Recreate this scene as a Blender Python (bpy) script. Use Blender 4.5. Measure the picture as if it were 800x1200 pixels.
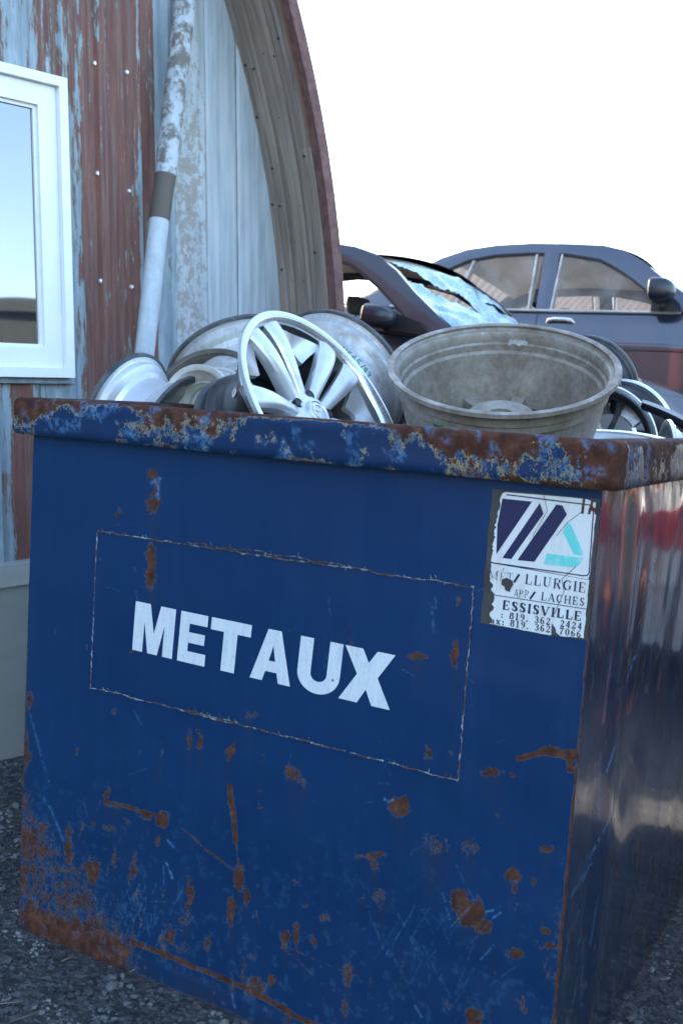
import bpy, math, random
import numpy as np
from mathutils import Vector, Matrix
rad = math.radians
random.seed(7)
RS = np.random.RandomState(11)
sc = bpy.context.scene
for o in list(bpy.data.objects):
    bpy.data.objects.remove(o)
col = sc.collection

# ------------------------------------------------------------------ camera
F, PITCH, ROLL, YAW = 1239.9, -0.1068, 0.0627, -0.508      # focal in px of an 800 x 1200 frame
CAM = np.array([0.4583, -1.6705, 1.2383])
fw = np.array([math.sin(YAW)*math.cos(PITCH), math.cos(YAW)*math.cos(PITCH), math.sin(PITCH)])
r0 = np.array([math.cos(YAW), -math.sin(YAW), 0.0]); u0 = np.cross(r0, fw)
r2 = r0*math.cos(ROLL) + u0*math.sin(ROLL)
u2 = -r0*math.sin(ROLL) + u0*math.cos(ROLL)
cd = bpy.data.cameras.new('camera'); cam = bpy.data.objects.new('camera', cd); col.objects.link(cam)
cam.matrix_world = Matrix(((r2[0], u2[0], -fw[0], CAM[0]), (r2[1], u2[1], -fw[1], CAM[1]), (r2[2], u2[2], -fw[2], CAM[2]), (0, 0, 0, 1)))
cd.sensor_fit = 'VERTICAL'; cd.sensor_height = 36; cd.sensor_width = 24
cd.lens = F/1200*36
cd.clip_start = 0.05; cd.clip_end = 1000
cd.dof.use_dof = True; cd.dof.focus_distance = 2.15; cd.dof.aperture_fstop = 7.1
sc.camera = cam

# ------------------------------------------------------------------ light
SUN_EL, SUN_AZ = 25, -70          # azimuth from +Y towards +X; the sun stands behind the hut, far left
w = bpy.data.worlds.new('World'); sc.world = w; w.use_nodes = True
nt = w.node_tree; bg = nt.nodes['Background']
sky = nt.nodes.new('ShaderNodeTexSky'); sky.sky_type = 'NISHITA'; sky.sun_disc = False
sky.sun_elevation = rad(SUN_EL); sky.sun_rotation = rad(SUN_AZ)
sky.air_density = 1.0; sky.dust_density = 1.3; sky.ozone_density = 1.2
nt.links.new(sky.outputs[0], bg.inputs[0]); bg.inputs[1].default_value = 0.15
sl = bpy.data.lights.new('sun', 'SUN'); sl.energy = 4.0; sl.angle = rad(0.6); sl.color = (1, 0.86, 0.68)
so = bpy.data.objects.new('sun', sl); col.objects.link(so)
sd = Vector((math.sin(rad(SUN_AZ))*math.cos(rad(SUN_EL)), math.cos(rad(SUN_AZ))*math.cos(rad(SUN_EL)), math.sin(rad(SUN_EL))))
so.rotation_euler = sd.to_track_quat('Z', 'Y').to_euler()
sc.view_settings.view_transform = 'Standard'; sc.view_settings.look = 'None'
sc.view_settings.exposure = 2.72; sc.view_settings.gamma = 1; sc.view_settings.use_curve_mapping = False

# ------------------------------------------------------------------ helpers
def ray(u, v): return fw + r2*(u-400)/F - u2*(v-600)/F
def at(u, v, depth): return CAM + ray(u, v)*depth
def fp(u, v, y=0.0):
    """point of the bin's front plane seen at a spot of the picture: x, z"""
    R = ray(u, v); k = (y-CAM[1])/R[1]; p = CAM+R*k
    return float(p[0]), float(p[2])
def sp(u, v, x=0.0):
    R = ray(u, v); k = (x-CAM[0])/R[0]; p = CAM+R*k
    return float(p[1]), float(p[2])

def smooth01(x): x = np.clip(x, 0, 1); return x*x*(3-2*x)
def vnoise(x, y, seed=0):
    x = np.asarray(x, float); y = np.asarray(y, float)
    xi = np.floor(x).astype(np.int64); yi = np.floor(y).astype(np.int64)
    xf = smooth01(x-xi); yf = smooth01(y-yi)
    def h(a, b):
        n = (a*374761393 + b*668265263 + seed*982451653) & 0x7fffffff
        n = ((n ^ (n >> 13))*1274126177) & 0x7fffffff
        n = n ^ (n >> 16)
        return (n & 0xffff)/65535.0
    return (h(xi, yi)*(1-xf)+h(xi+1, yi)*xf)*(1-yf) + (h(xi, yi+1)*(1-xf)+h(xi+1, yi+1)*xf)*yf
def fbm(x, y, seed=0, oct=4):
    s = 0; a = .5; t = 0
    for i in range(oct):
        s = s + a*vnoise(np.asarray(x)*2**i, np.asarray(y)*2**i, seed+i*17); t += a; a *= .5
    return s/t

class MB:
    def __init__(s): s.v = []; s.f = []; s.m = []
    def add(s, vs, fs, m=0):
        b = len(s.v); s.v.extend([tuple(float(c) for c in p) for p in vs])
        s.f.extend([tuple(b+i for i in f) for f in fs]); s.m.extend([m]*len(fs)); return s
    def box(s, x0, x1, y0, y1, z0, z1, m=0):
        vs = [(x, y, z) for z in (z0, z1) for y in (y0, y1) for x in (x0, x1)]
        return s.add(vs, [(0, 2, 3, 1), (4, 5, 7, 6), (0, 1, 5, 4), (2, 6, 7, 3), (0, 4, 6, 2), (1, 3, 7, 5)], m)
    def obox(s, c, ax, ay, az, m=0):
        c, ax, ay, az = map(np.array, (c, ax, ay, az))
        vs = [c+ax*i+ay*j+az*k for k in (-1, 1) for j in (-1, 1) for i in (-1, 1)]
        return s.add(vs, [(0, 2, 3, 1), (4, 5, 7, 6), (0, 1, 5, 4), (2, 6, 7, 3), (0, 4, 6, 2), (1, 3, 7, 5)], m)
    def rev(s, prof, seg=64, m=0, closed=True, a0=0, a1=2*math.pi):
        n = len(prof); full = abs(a1-a0-2*math.pi) < 1e-6
        k = seg if full else seg+1; vs = []
        for i in range(k):
            a = a0+(a1-a0)*i/seg
            for (r, z) in prof: vs.append((r*math.cos(a), r*math.sin(a), z))
        fs = []
        for i in range(seg):
            j = (i+1) % k
            for q in range(n if closed else n-1):
                p = (q+1) % n
                fs.append((i*n+q, j*n+q, j*n+p, i*n+p))
        return s.add(vs, fs, m)
    def tube(s, pts, r, seg=8, m=0, caps=True):
        pts = [np.array(p, float) for p in pts]; n = len(pts)
        rr = r if isinstance(r, (list, tuple, np.ndarray)) else [r]*n
        vs = []; up = None
        for i, p in enumerate(pts):
            t = pts[min(i+1, n-1)]-pts[max(i-1, 0)]; t = t/(np.linalg.norm(t)+1e-12)
            if up is None:
                up = np.array([0, 0, 1.0]) if abs(t[2]) < .9 else np.array([1.0, 0, 0])
            a = up-t*(up@t); a /= np.linalg.norm(a)+1e-12; b = np.cross(t, a); up = a
            for k in range(seg):
                q = 2*math.pi*k/seg
                vs.append(p+(a*math.cos(q)+b*math.sin(q))*rr[i])
        fs = [(i*seg+k, i*seg+(k+1) % seg, (i+1)*seg+(k+1) % seg, (i+1)*seg+k) for i in range(n-1) for k in range(seg)]
        if caps: fs += [tuple(range(seg))[::-1], tuple((n-1)*seg+k for k in range(seg))]
        return s.add(vs, fs, m)
    def grid(s, P, m=0, flip=False, wrap=False, skip=None):
        """P[i][j] points"""
        a = len(P); b = len(P[0]); vs = [p for row in P for p in row]; fs = []
        for i in range(a if wrap else a-1):
            for j in range(b-1):
                if skip is not None and skip(i, j): continue
                i2 = (i+1) % a
                q = (i*b+j, i2*b+j, i2*b+j+1, i*b+j+1)
                fs.append(q[::-1] if flip else q)
        return s.add(vs, fs, m)
    def prism(s, poly, y0, y1, m=0):
        """polygon in x,z pushed from y0 to y1"""
        n = len(poly)
        vs = [(x, y0, z) for x, z in poly]+[(x, y1, z) for x, z in poly]
        return s.add(vs, [tuple(range(n)), tuple(range(n, 2*n))[::-1]]+[(i, i+n, (i+1) % n+n, (i+1) % n) for i in range(n)], m)
    def xf(s, M, start=0):
        for i in range(start, len(s.v)): s.v[i] = tuple(M @ Vector(s.v[i]))
        return s
    def mesh(s, name, mats, smooth=True, angle=35):
        me = bpy.data.meshes.new(name); me.from_pydata(s.v, [], s.f)
        for mt in (mats if isinstance(mats, (list, tuple)) else [mats]): me.materials.append(mt)
        if any(s.m): me.polygons.foreach_set('material_index', s.m)
        if smooth:
            me.polygons.foreach_set('use_smooth', [True]*len(s.f))
            me.update()
            try: me.set_sharp_from_angle(angle=rad(angle))
            except Exception: pass
        me.update(); return me
    def build(s, name, mats, parent=None, smooth=True, angle=35, normals=True):
        me = s.mesh(name, mats, smooth, angle)
        if normals:
            import bmesh
            bm = bmesh.new(); bm.from_mesh(me); bmesh.ops.recalc_face_normals(bm, faces=bm.faces); bm.to_mesh(me); bm.free()
        o = bpy.data.objects.new(name, me); col.objects.link(o)
        if parent: o.parent = parent
        return o
def attr(o, name, vals):
    a = o.data.attributes.new(name, 'FLOAT', 'POINT'); a.data.foreach_set('value', np.asarray(vals, np.float32))
def tag(o, label, cat, group=None, kind=None):
    if label: o['label'] = label
    if cat: o['category'] = cat
    if group: o['group'] = group
    if kind: o['kind'] = kind
    return o
def empty(name, loc=(0, 0, 0), mat=None):
    o = bpy.data.objects.new(name, None); o.empty_display_size = .1; col.objects.link(o)
    if mat is not None: o.matrix_world = mat
    else: o.location = loc
    return o
def copy_tree(o, parent=None):
    c = o.copy(); col.objects.link(c)
    if parent: c.parent = parent
    for ch in list(o.children): copy_tree(ch, c)
    return c

# ------------------------------------------------------------------ materials
class NT:
    def __init__(s, name):
        s.m = bpy.data.materials.new(name); s.m.use_nodes = True; s.t = s.m.node_tree
        s.b = s.t.nodes['Principled BSDF']; s.tc = s.t.nodes.new('ShaderNodeTexCoord')
    def lk(s, a, b): s.t.links.new(a, b)
    def inp(s, sock, v):
        if hasattr(v, 'is_output') or isinstance(v, bpy.types.NodeSocket): s.lk(v, sock)
        elif isinstance(v, (tuple, list)) and sock.type == 'RGBA': sock.default_value = tuple(v)[:3]+(1,)
        else: sock.default_value = v
    def map(s, scale=(1, 1, 1), loc=(0, 0, 0), rot=(0, 0, 0)):
        n = s.t.nodes.new('ShaderNodeMapping'); s.lk(s.tc.outputs['Object'], n.inputs[0])
        n.inputs['Scale'].default_value = scale; n.inputs['Location'].default_value = loc; n.inputs['Rotation'].default_value = rot
        return n.outputs[0]
    def noise(s, scale, vec=None, detail=6, rough=.6, dist=0):
        n = s.t.nodes.new('ShaderNodeTexNoise'); s.lk(vec if vec is not None else s.tc.outputs['Object'], n.inputs['Vector'])
        n.inputs['Scale'].default_value = scale; n.inputs['Detail'].default_value = detail
        n.inputs['Roughness'].default_value = rough; n.inputs['Distortion'].default_value = dist
        return n.outputs['Fac']
    def vor(s, scale, vec=None, feat='F1', out='Distance'):
        n = s.t.nodes.new('ShaderNodeTexVoronoi'); n.feature = feat
        s.lk(vec if vec is not None else s.tc.outputs['Object'], n.inputs['Vector']); n.inputs['Scale'].default_value = scale
        return n.outputs[out]
    def ramp(s, fac, stops, interp='LINEAR'):
        n = s.t.nodes.new('ShaderNodeValToRGB'); s.lk(fac, n.inputs[0]); e = n.color_ramp.elements
        n.color_ramp.interpolation = interp
        while len(e) > 1: e.remove(e[-1])
        for i, (p, c) in enumerate(stops):
            q = e[0] if i == 0 else e.new(p); q.position = p
            q.color = (c, c, c, 1) if isinstance(c, (int, float)) else tuple(c)+(1,)
        return n.outputs[0]
    def math(s, op, a, b=0.0, c=None, clamp=False):
        n = s.t.nodes.new('ShaderNodeMath'); n.operation = op; n.use_clamp = clamp
        s.inp(n.inputs[0], a); s.inp(n.inputs[1], b)
        if c is not None: s.inp(n.inputs[2], c)
        return n.outputs[0]
    def step(s, x, a, b):
        n = s.t.nodes.new('ShaderNodeMapRange'); s.inp(n.inputs['Value'], x)
        n.inputs['From Min'].default_value = a; n.inputs['From Max'].default_value = b
        return n.outputs[0]
    def mix(s, fac, a, b):
        n = s.t.nodes.new('ShaderNodeMix'); n.data_type = 'RGBA'
        s.inp(n.inputs[0], fac); s.inp(n.inputs[6], a); s.inp(n.inputs[7], b); return n.outputs[2]
    def attr(s, name):
        n = s.t.nodes.new('ShaderNodeAttribute'); n.attribute_name = name; return n.outputs['Fac']
    def bump(s, h, strength=.3, dist=.01, prev=None):
        n = s.t.nodes.new('ShaderNodeBump'); s.lk(h, n.inputs['Height']); n.inputs['Strength'].default_value = strength
        n.inputs['Distance'].default_value = dist
        if prev is not None: s.lk(prev, n.inputs['Normal'])
        return n.outputs[0]
    def out(s, color=None, rough=None, metal=None, normal=None, coat=None, spec=None, alpha=None):
        B = s.b.inputs
        for k, v in (('Base Color', color), ('Roughness', rough), ('Metallic', metal), ('Coat Weight', coat), ('Specular IOR Level', spec), ('Alpha', alpha)):
            if v is not None: s.inp(B[k], v)
        if normal is not None: s.lk(normal, B['Normal'])
        if coat is not None: B['Coat Roughness'].default_value = .06
        return s.m

def rust_color(n, sc_=1.0):
    f = n.noise(38*sc_, detail=8, rough=.7)
    return n.ramp(f, [(.25, (.024, .011, .010)), (.45, (.056, .023, .016)), (.60, (.098, .040, .024)), (.78, (.18, .085, .045))])

def mat_paint(lip=False, side=False):
    n = NT('blue_paint_rusting_rim' if lip else ('glossy_blue_paint' if side else 'blue_paint'))
    R = n.attr('rust'); S = n.attr('scr')
    fine = n.noise(230 if not lip else 150, detail=5, rough=.75)
    med = n.noise(55 if not lip else 30, n.map((1, 1, .7)), detail=7, rough=.72)
    f = n.math('ADD', R, n.math('MULTIPLY', n.math('SUBTRACT', fine, .5), .9 if not lip else .65))
    f = n.math('ADD', f, n.math('MULTIPLY', n.math('SUBTRACT', med, .5), 1.15))
    rm = n.step(f, .50, .53)
    pr = n.step(f, .41 if not lip else .43, .45 if not lip else .46)
    var = n.noise(2.2, detail=4, rough=.55)
    vstreak = n.noise(9, n.map((3.2, 3.2, .22)), detail=5, rough=.6)
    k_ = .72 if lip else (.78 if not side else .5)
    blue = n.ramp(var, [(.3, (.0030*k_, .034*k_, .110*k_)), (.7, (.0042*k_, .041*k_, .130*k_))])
    blue = n.mix(n.math('MULTIPLY', n.step(vstreak, .5, .8), .13 if not side else .06), blue, (.018, .07, .18))
    grime = n.math('MULTIPLY', n.step(n.attr('grime'), 0, 1), n.step(n.noise(13, detail=7, rough=.7), .25, .7))
    blue = n.mix(n.math('MULTIPLY', grime, .7), blue, (.030, .030, .038))
    prc = n.mix(n.step(n.noise(60), .42, .6), (.03, .085, .16) if not lip else (.035, .10, .18), (.30, .25, .13) if lip else (.12, .10, .085))
    c = n.mix(n.math('MULTIPLY', pr, 1.0 if lip else .6), blue, prc)
    c = n.mix(rm, c, rust_color(n))
    sn = n.math('MULTIPLY', S, n.step(n.noise(95, detail=3), .40, .56))
    c = n.mix(n.math('MULTIPLY', sn, .75, clamp=True), c, (.10, .26, .48))
    rg = n.math('ADD', n.math('MULTIPLY', rm, .55), n.math('ADD', .36 if not side else .16, n.math('MULTIPLY', n.noise(7, detail=6), .16 if not side else .12)))
    h = n.math('SUBTRACT', n.math('MULTIPLY', n.noise(120), n.math('MULTIPLY', rm, .6)), n.math('MULTIPLY', rm, .6))
    b1 = n.bump(h, .5, .0018)
    lo = n.bump(n.noise(3.0, detail=2), .35 if not side else .22, .05)
    b1.node.inputs['Normal']
    n.lk(lo, b1.node.inputs['Normal'])
    if side:
        mm = n.bump(n.noise(9.0, n.map((1, 1.6, .5)), detail=2), .14, .03); n.lk(lo, mm.node.inputs['Normal']); n.lk(mm, b1.node.inputs['Normal'])
    return n.out(c, rg, 0, b1, spec=(.22 if not side else .45), coat=None if not side else .7)

def mat_metal(name, base=(.55, .56, .57), dirt=(.16, .14, .12), amt=.5, rough=.38, metal=.85, scale=1.0, low=.42):
    n = NT(name)
    d = n.noise(11*scale, detail=8, rough=.7); d2 = n.noise(60*scale, detail=5, rough=.7)
    f = n.math('MULTIPLY', n.step(n.math('ADD', n.math('MULTIPLY', d, .7), n.math('MULTIPLY', d2, .3)), low, low+.22), amt)
    c = n.mix(f, base, dirt)
    r = n.math('ADD', n.math('MULTIPLY', f, .4), n.math('ADD', rough-.08, n.math('MULTIPLY', d2, .16)))
    m = n.math('SUBTRACT', metal, n.math('MULTIPLY', f, metal*.75))
    return n.out(c, r, m, n.bump(d2, .22, .0012))

def mat_plain(name, c, rough=.5, metal=0, spec=None, var=.25, coat=None, bump=.1):
    n = NT(name); f = n.noise(14, detail=6, rough=.65)
    c2 = tuple(x*(1-var) for x in c)
    cc = n.mix(n.step(f, .35, .7), c, c2)
    return n.out(cc, n.math('ADD', rough-.05, n.math('MULTIPLY', f, .1)), metal, n.bump(n.noise(80), bump, .001), spec=spec, coat=coat)

M = {}
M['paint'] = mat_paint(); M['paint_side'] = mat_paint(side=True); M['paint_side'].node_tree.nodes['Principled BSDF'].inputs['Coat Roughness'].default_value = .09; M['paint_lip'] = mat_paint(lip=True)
n = NT('bare_rust'); M['rust'] = n.out(rust_color(n), .85, .1, n.bump(n.noise(70, detail=6), .5, .003))
n = NT('weld_edge'); f = n.noise(55, detail=4)
M['seam'] = n.out(n.ramp(f, [(.40, (.09, .04, .025)), (.50, (.09, .085, .08)), (.57, (.22, .24, .25)), (.68, (.40, .42, .42))]), .7)
n = NT('white_lettering'); f = n.noise(40, n.map((4, 4, .5)), detail=6, rough=.7); g = n.noise(220, detail=3)
wear = n.math('MULTIPLY', n.step(f, .45, .75), .35)
cc = n.mix(wear, (.62, .67, .70), (.20, .32, .50)); cc = n.mix(n.math('MULTIPLY', n.step(g, .58, .68), .35), cc, (.20, .30, .46))
cc = n.mix(n.step(n.math('ADD', n.attr('rust'), n.math('MULTIPLY', n.noise(110), .4)), .62, .7), cc, (.20, .10, .05))
M['letter'] = n.out(cc, .55)
n = NT('white_decal'); f = n.noise(16, n.map((2.5, 1, .5)), detail=7, rough=.7)
cc = n.mix(n.math('MULTIPLY', n.step(f, .5, .75), .5), (.66, .69, .68), (.42, .36, .26))
M['decal'] = n.out(cc, .4)
M['navy_ink'] = mat_plain('navy_ink', (.006, .014, .07), .4, var=.1)
n = NT('faded_ink'); f = n.noise(150, detail=4); M['ink'] = n.out(n.mix(n.step(f, .50, .62), (.03, .04, .10), (.35, .37, .42)), .5)
n = NT('turquoise_ink'); f = n.noise(60, detail=5); M['cyan_ink'] = n.out(n.mix(n.step(f, .5, .75), (.13, .60, .56), (.40, .66, .64)), .45)
M['glue'] = mat_plain('old_glue', (.060, .055, .055), .75, var=.5)
M['alloy'] = mat_metal('bright_alloy', (.70, .72, .74), (.30, .29, .28), .35, .34, .75)
M['alloy_rim'] = mat_metal('machined_alloy', (.70, .72, .74), (.5, .49, .48), .15, .26, .9)
M['alloy_dull'] = mat_metal('dull_alloy', (.60, .61, .61), (.22, .20, .18), .7, .46, .6, low=.42)
M['alloy_grey'] = mat_metal('weathered_alloy', (.42, .385, .335), (.15, .115, .085), .8, .52, .5, low=.38)
M['alloy_brown'] = mat_metal('grimy_brown_alloy', (.13, .115, .095), (.045, .036, .03), .8, .55, .5)
M['black_rim'] = mat_metal('black_coated_barrel', (.028, .03, .034), (.10, .10, .10), .6, .30, .2, low=.5)
M['dark_edge'] = mat_metal('brake_dusted_edge', (.055, .06, .065), (.22, .22, .21), .7, .45, .4)
M['cream'] = mat_metal('cream_enamel', (.60, .60, .55), (.22, .16, .11), .5, .4, .1)
M['brass'] = mat_metal('brass', (.55, .36, .16), (.2, .12, .06), .3, .3, .9)
M['black'] = mat_plain('black_plastic', (.012, .012, .013), .5)
M['green_ink'] = mat_plain('green_marker', (.02, .30, .17), .6)
M['red_ink'] = mat_plain('red_print', (.5, .04, .04), .6)
M['white_pl'] = mat_plain('white_vinyl', (.74, .76, .77), .35, var=.06)
M['tyre'] = mat_plain('tyre_rubber', (.018, .018, .018), .8)

# ------------------------------------------------------------------ ground
def gz(x, y):
    x = np.asarray(x, float); y = np.asarray(y, float)
    z = .62*smooth01((y-2.15-1.0*smooth01((x+.1)/.6))/.75) + .27*smooth01((y-4.80)/.16)
    z = z*(1-.8*smooth01((x-.9)/.6))*smooth01((14-np.abs(x+1))/3)*smooth01((24-y)/6)
    z = z + .012*(fbm(x*1.3, y*1.3, 5)-.5)*np.clip(1-((x+.6)**2+(y-.8)**2 < 2.2), 0, 1)
    return z
def axis(lo, hi, c0, c1, fine):
    a = list(np.arange(c0, c1, fine)); x = c1; st = fine
    while x < hi: a.append(x); st *= 1.22; x += st
    a.append(hi); x = c0-fine; st = fine
    while x > lo: a.insert(0, x); st *= 1.22; x -= st
    a.insert(0, lo); return np.array(a)
gx = axis(-300, 300, -4, 3, .06); gy = axis(-300, 500, -2, 6, .06)
X, Y = np.meshgrid(gx, gy, indexing='ij'); Z = gz(X, Y)
mb = MB(); mb.grid(np.stack([X, Y, Z], -1).tolist())
n = NT('gravel_ground')
v1 = n.vor(55); v2 = n.vor(120); v3 = n.vor(20, feat='F1', out='Color')
vc = n.vor(75, out='Color'); sep = n.t.nodes.new('ShaderNodeSeparateColor'); n.lk(vc, sep.inputs[0])
big = n.noise(1.1, detail=5); c = n.ramp(sep.outputs[0], [(0, (.026, .026, .027)), (.6, (.058, .059, .06)), (1, (.12, .12, .12))])
c = n.mix(n.math('MULTIPLY', n.step(big, .45, .65), .6), c, (.045, .041, .038))
hh = n.math('ADD', n.math('MULTIPLY', v1, .7), n.math('MULTIPLY', v2, .3))
M['ground'] = n.out(c, .9, 0, n.bump(hh, .9, .012))
g = mb.build('gravel_yard', M['ground'], normals=False); g['kind'] = 'structure'

# loose stones (one mass nobody could count)
n = NT('crushed_stone'); v = n.vor(16, out='Color'); sep = n.t.nodes.new('ShaderNodeSeparateColor'); n.lk(v, sep.inputs[0])
M['stone'] = n.out(n.ramp(sep.outputs[0], [(0, (.036, .036, .038)), (.6, (.075, .077, .08)), (1, (.20, .20, .20))]), .85, 0, n.bump(n.noise(160), .5, .002))
mb = MB()
ico = [(0, 0, 1), (.89, 0, .45), (.28, .85, .45), (-.72, .53, .45), (-.72, -.53, .45), (.28, -.85, .45), (.72, .53, -.45), (-.28, .85, -.45), (-.89, 0, -.45), (-.28, -.85, -.45), (.72, -.53, -.45), (0, 0, -1)]
icf = [(0, 1, 2), (0, 2, 3), (0, 3, 4), (0, 4, 5), (0, 5, 1), (1, 6, 2), (2, 7, 3), (3, 8, 4), (4, 9, 5), (5, 10, 1), (6, 7, 2), (7, 8, 3), (8, 9, 4), (9, 10, 5), (10, 6, 1), (11, 7, 6), (11, 8, 7), (11, 9, 8), (11, 10, 9), (11, 6, 10)]
ico = np.array(ico)
def stone(x, y, s):
    sx, sy, sz = s*random.uniform(.7, 1.3), s*random.uniform(.6, 1.1), s*random.uniform(.4, .8)
    a = random.uniform(0, 6.28); c_, s_ = math.cos(a), math.sin(a)
    P = ico*(1+RS.uniform(-.28, .28, (12, 1)))*np.array([sx, sy, sz])
    z = float(gz(x, y))
    mb.add([(x+p[0]*c_-p[1]*s_, y+p[0]*s_+p[1]*c_, z+p[2]+sz*.35) for p in P], icf)
def in_bin(x, y): return -1.25 < x < .01 and -.01 < y < 1.62
for k in range(24000):
    if k % 3 < 2: x, y = random.uniform(-2.1, -.45), random.uniform(-.75, 1.9)
    else: x, y = random.uniform(-.1, .9), random.uniform(-.5, 2.2)
    if in_bin(x, y): continue
    d = (x+2.168)*.9715-(y-.76)*.2368
    if d < .06: continue
    s = .003+.007*random.random()**3
    stone(x, y, s)
for k in range(70):
    x, y = random.uniform(-1.9, -.5), random.uniform(-.7, 1.2)
    if in_bin(x, y) or (x+2.168)*.9715-(y-.76)*.2368 < .1: continue
    stone(x, y, random.uniform(.011, .019))
for (u, v_, s) in ((105, 1163, .016), (130, 1157, .02), (24, 1094, .015), (128, 1150, .014)):
    R = ray(u, v_); k = (0-CAM[2])/R[2]; p = CAM+R*k; stone(p[0], p[1], s)
o = mb.build('loose_stones', M['stone'], smooth=False); tag(o, 'loose grey crushed stones scattered over the yard around the blue bin', 'gravel', kind='stuff')
M['straw'] = mat_plain('dry_straw', (.17, .14, .09), .8, var=.4)
mb = MB()
for k in range(90):
    x, y = random.uniform(-1.8, -.9), random.uniform(-.5, .6)
    if in_bin(x, y): continue
    a = random.uniform(0, 6.28); l = random.uniform(.03, .11); z = float(gz(x, y))+.009
    mb.tube([(x, y, z), (x+math.cos(a)*l*.5, y+math.sin(a)*l*.5, z+.006), (x+math.cos(a+.3)*l, y+math.sin(a+.3)*l, z)], .0011, 4)
o = mb.build('dry_straw', M['straw']); tag(o, 'thin dry straws and twigs lying on the gravel', 'straw', kind='stuff')

# ------------------------------------------------------------------ arched hut (leans a little)
Q = np.outer(r2, r0)+np.outer(u2, u0)+np.outer(fw, fw)
d_w = np.array([.23684, .97155, 0]); n_w = np.array([.97155, -.23684, 0]); P0 = np.array([-2.16826, .75939, 0])
Bm = np.stack([d_w, n_w, np.array([0, 0, 1.0])], 1)         # hut axes: along the wall, out of the wall, up
R3 = Q@Bm; T3 = Q@(P0-CAM)+CAM
HUT = Matrix(((*R3[0], T3[0]), (*R3[1], T3[1]), (*R3[2], T3[2]), (0, 0, 0, 1)))
hut = empty('arched_hut', mat=HUT)
tag(hut, 'old arched metal hut with rusty corrugated end wall and grey wooden eave', 'building')
SC, TC, RA = -2.20, 1.33, 3.488
def arch_s(t, r=RA): return SC+(math.sqrt(max(r*r-(t-TC)**2, 0)) if t > TC else r-.02*(TC-t))
def arch_pts(r, k=44):
    P = [(SC+r, -.6), (SC+r, .4)]
    for i in range(k+1):
        a = math.pi*i/k; P.append((SC+r*math.cos(a), TC+r*math.sin(a)))
    P += [(SC-r, .4), (SC-r, -.6)]; return P
# end wall: ribbed rusty sheet up to s=.72, pale flat sheets beyond
def n_rib(s):
    p = (s/.145) % 1.0
    big = .016*smooth01((.16-abs(p-.0))/.07)+.016*smooth01((p-.84)/.07)*1.0
    small = .004*(smooth01((.04-abs(p-.36))/.03)+smooth01((.04-abs(p-.64))/.03))
    return big+small
n = NT('rusting_galvanised_sheet')
R_ = n.attr('rust'); st1 = n.noise(5, n.map((7, 1, .55)), detail=8, rough=.72); st2 = n.noise(26, n.map((2.2, 1, .5)), detail=5, rough=.7)
f = n.math('ADD', R_, n.math('ADD', n.math('MULTIPLY', n.math('SUBTRACT', st1, .5), 1.6), n.math('MULTIPLY', n.math('SUBTRACT', st2, .5), .9)))
rust2 = n.ramp(n.noise(7, n.map((6, 1, .4)), detail=7, rough=.7), [(.28, (.075, .040, .040)), (.5, (.155, .064, .052)), (.66, (.22, .095, .072)), (.82, (.26, .16, .125))])
galv = n.ramp(n.noise(9, n.map((2.5, 1, .5)), detail=6), [(.3, (.17, .22, .25)), (.55, (.26, .32, .36)), (.75, (.40, .45, .48))])
fade = n.noise(6, n.map((11, 1, .3), loc=(3, 0, 1)), detail=7, rough=.72)
rust2 = n.mix(n.math('MULTIPLY', n.step(fade, .50, .66), .65), rust2, (.17, .165, .14))
c = n.mix(n.step(f, .44, .56), galv, (.16, .17, .13)); c = n.mix(n.step(f, .52, .60), c, rust2)
M['hutwall'] = n.out(c, .72, .15, n.bump(st2, .3, .004))
def nearest(xx, lst, w_): return np.max([np.exp(-((xx-q)/w_)**2) for q in lst], 0)
ss = np.arange(-5.66, .745, .0095); ts = np.concatenate([np.arange(-.5, 2.9, .05), np.arange(2.9, 4.95, .1)])
mb = MB(); P = []; rv = []
for s_ in ss:
    tm = TC+math.sqrt(max(RA**2-(s_-SC)**2, 0.01)); y_ = float(n_rib(s_))
    row = []
    for t_ in ts:
        t2 = min(t_, tm); row.append((s_, y_, t2))
        if s_ < .19: b = .36 + .30*math.exp(-((s_-.04)/.03)**2)
        elif s_ < .34: b = .60 if t2 > 2.2 else .45
        elif s_ < .66: b = .74
        else: b = .34
        if s_ < .33 and t2 < 1.3: b = .28+.55*math.exp(-((s_-.10)/.035)**2)
        if s_ > .335: b -= .42*(math.exp(-((s_-.345)/.010)**2)*.6+math.exp(-((s_-.585)/.008)**2))
        rv.append(b+.25*(float(vnoise(s_*9+3, t2*1.1, 4))-.5))
    P.append(row)
mb.grid(P, flip=True)
wo = mb.build('corrugated_wall', M['hutwall'], hut, normals=False); attr(wo, 'rust', rv)
n = NT('flaking_pale_sheet')
fl = n.attr('rust'); a_ = n.noise(42, n.map((1, 1, .75)), detail=6, rough=.7); b_ = n.noise(6, n.map((4, 1, .5)), detail=6)
base = n.ramp(b_, [(.3, (.27, .315, .345)), (.7, (.44, .475, .50))])
f = n.math('ADD', fl, n.math('MULTIPLY', n.math('SUBTRACT', a_, .5), 1.6))
c = n.mix(n.math('MULTIPLY', n.step(f, .45, .58), .75), base, (.23, .20, .16)); drt = n.noise(5, n.map((9, 1, .35)), detail=6, rough=.7); c = n.mix(n.math('MULTIPLY', n.step(drt, .5, .72), .5), c, (.17, .165, .15)); c = n.mix(n.step(f, .78, .9), c, (.22, .10, .06))
M['palesheet'] = n.out(c, .6, .1, n.bump(a_, .35, .003))
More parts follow.
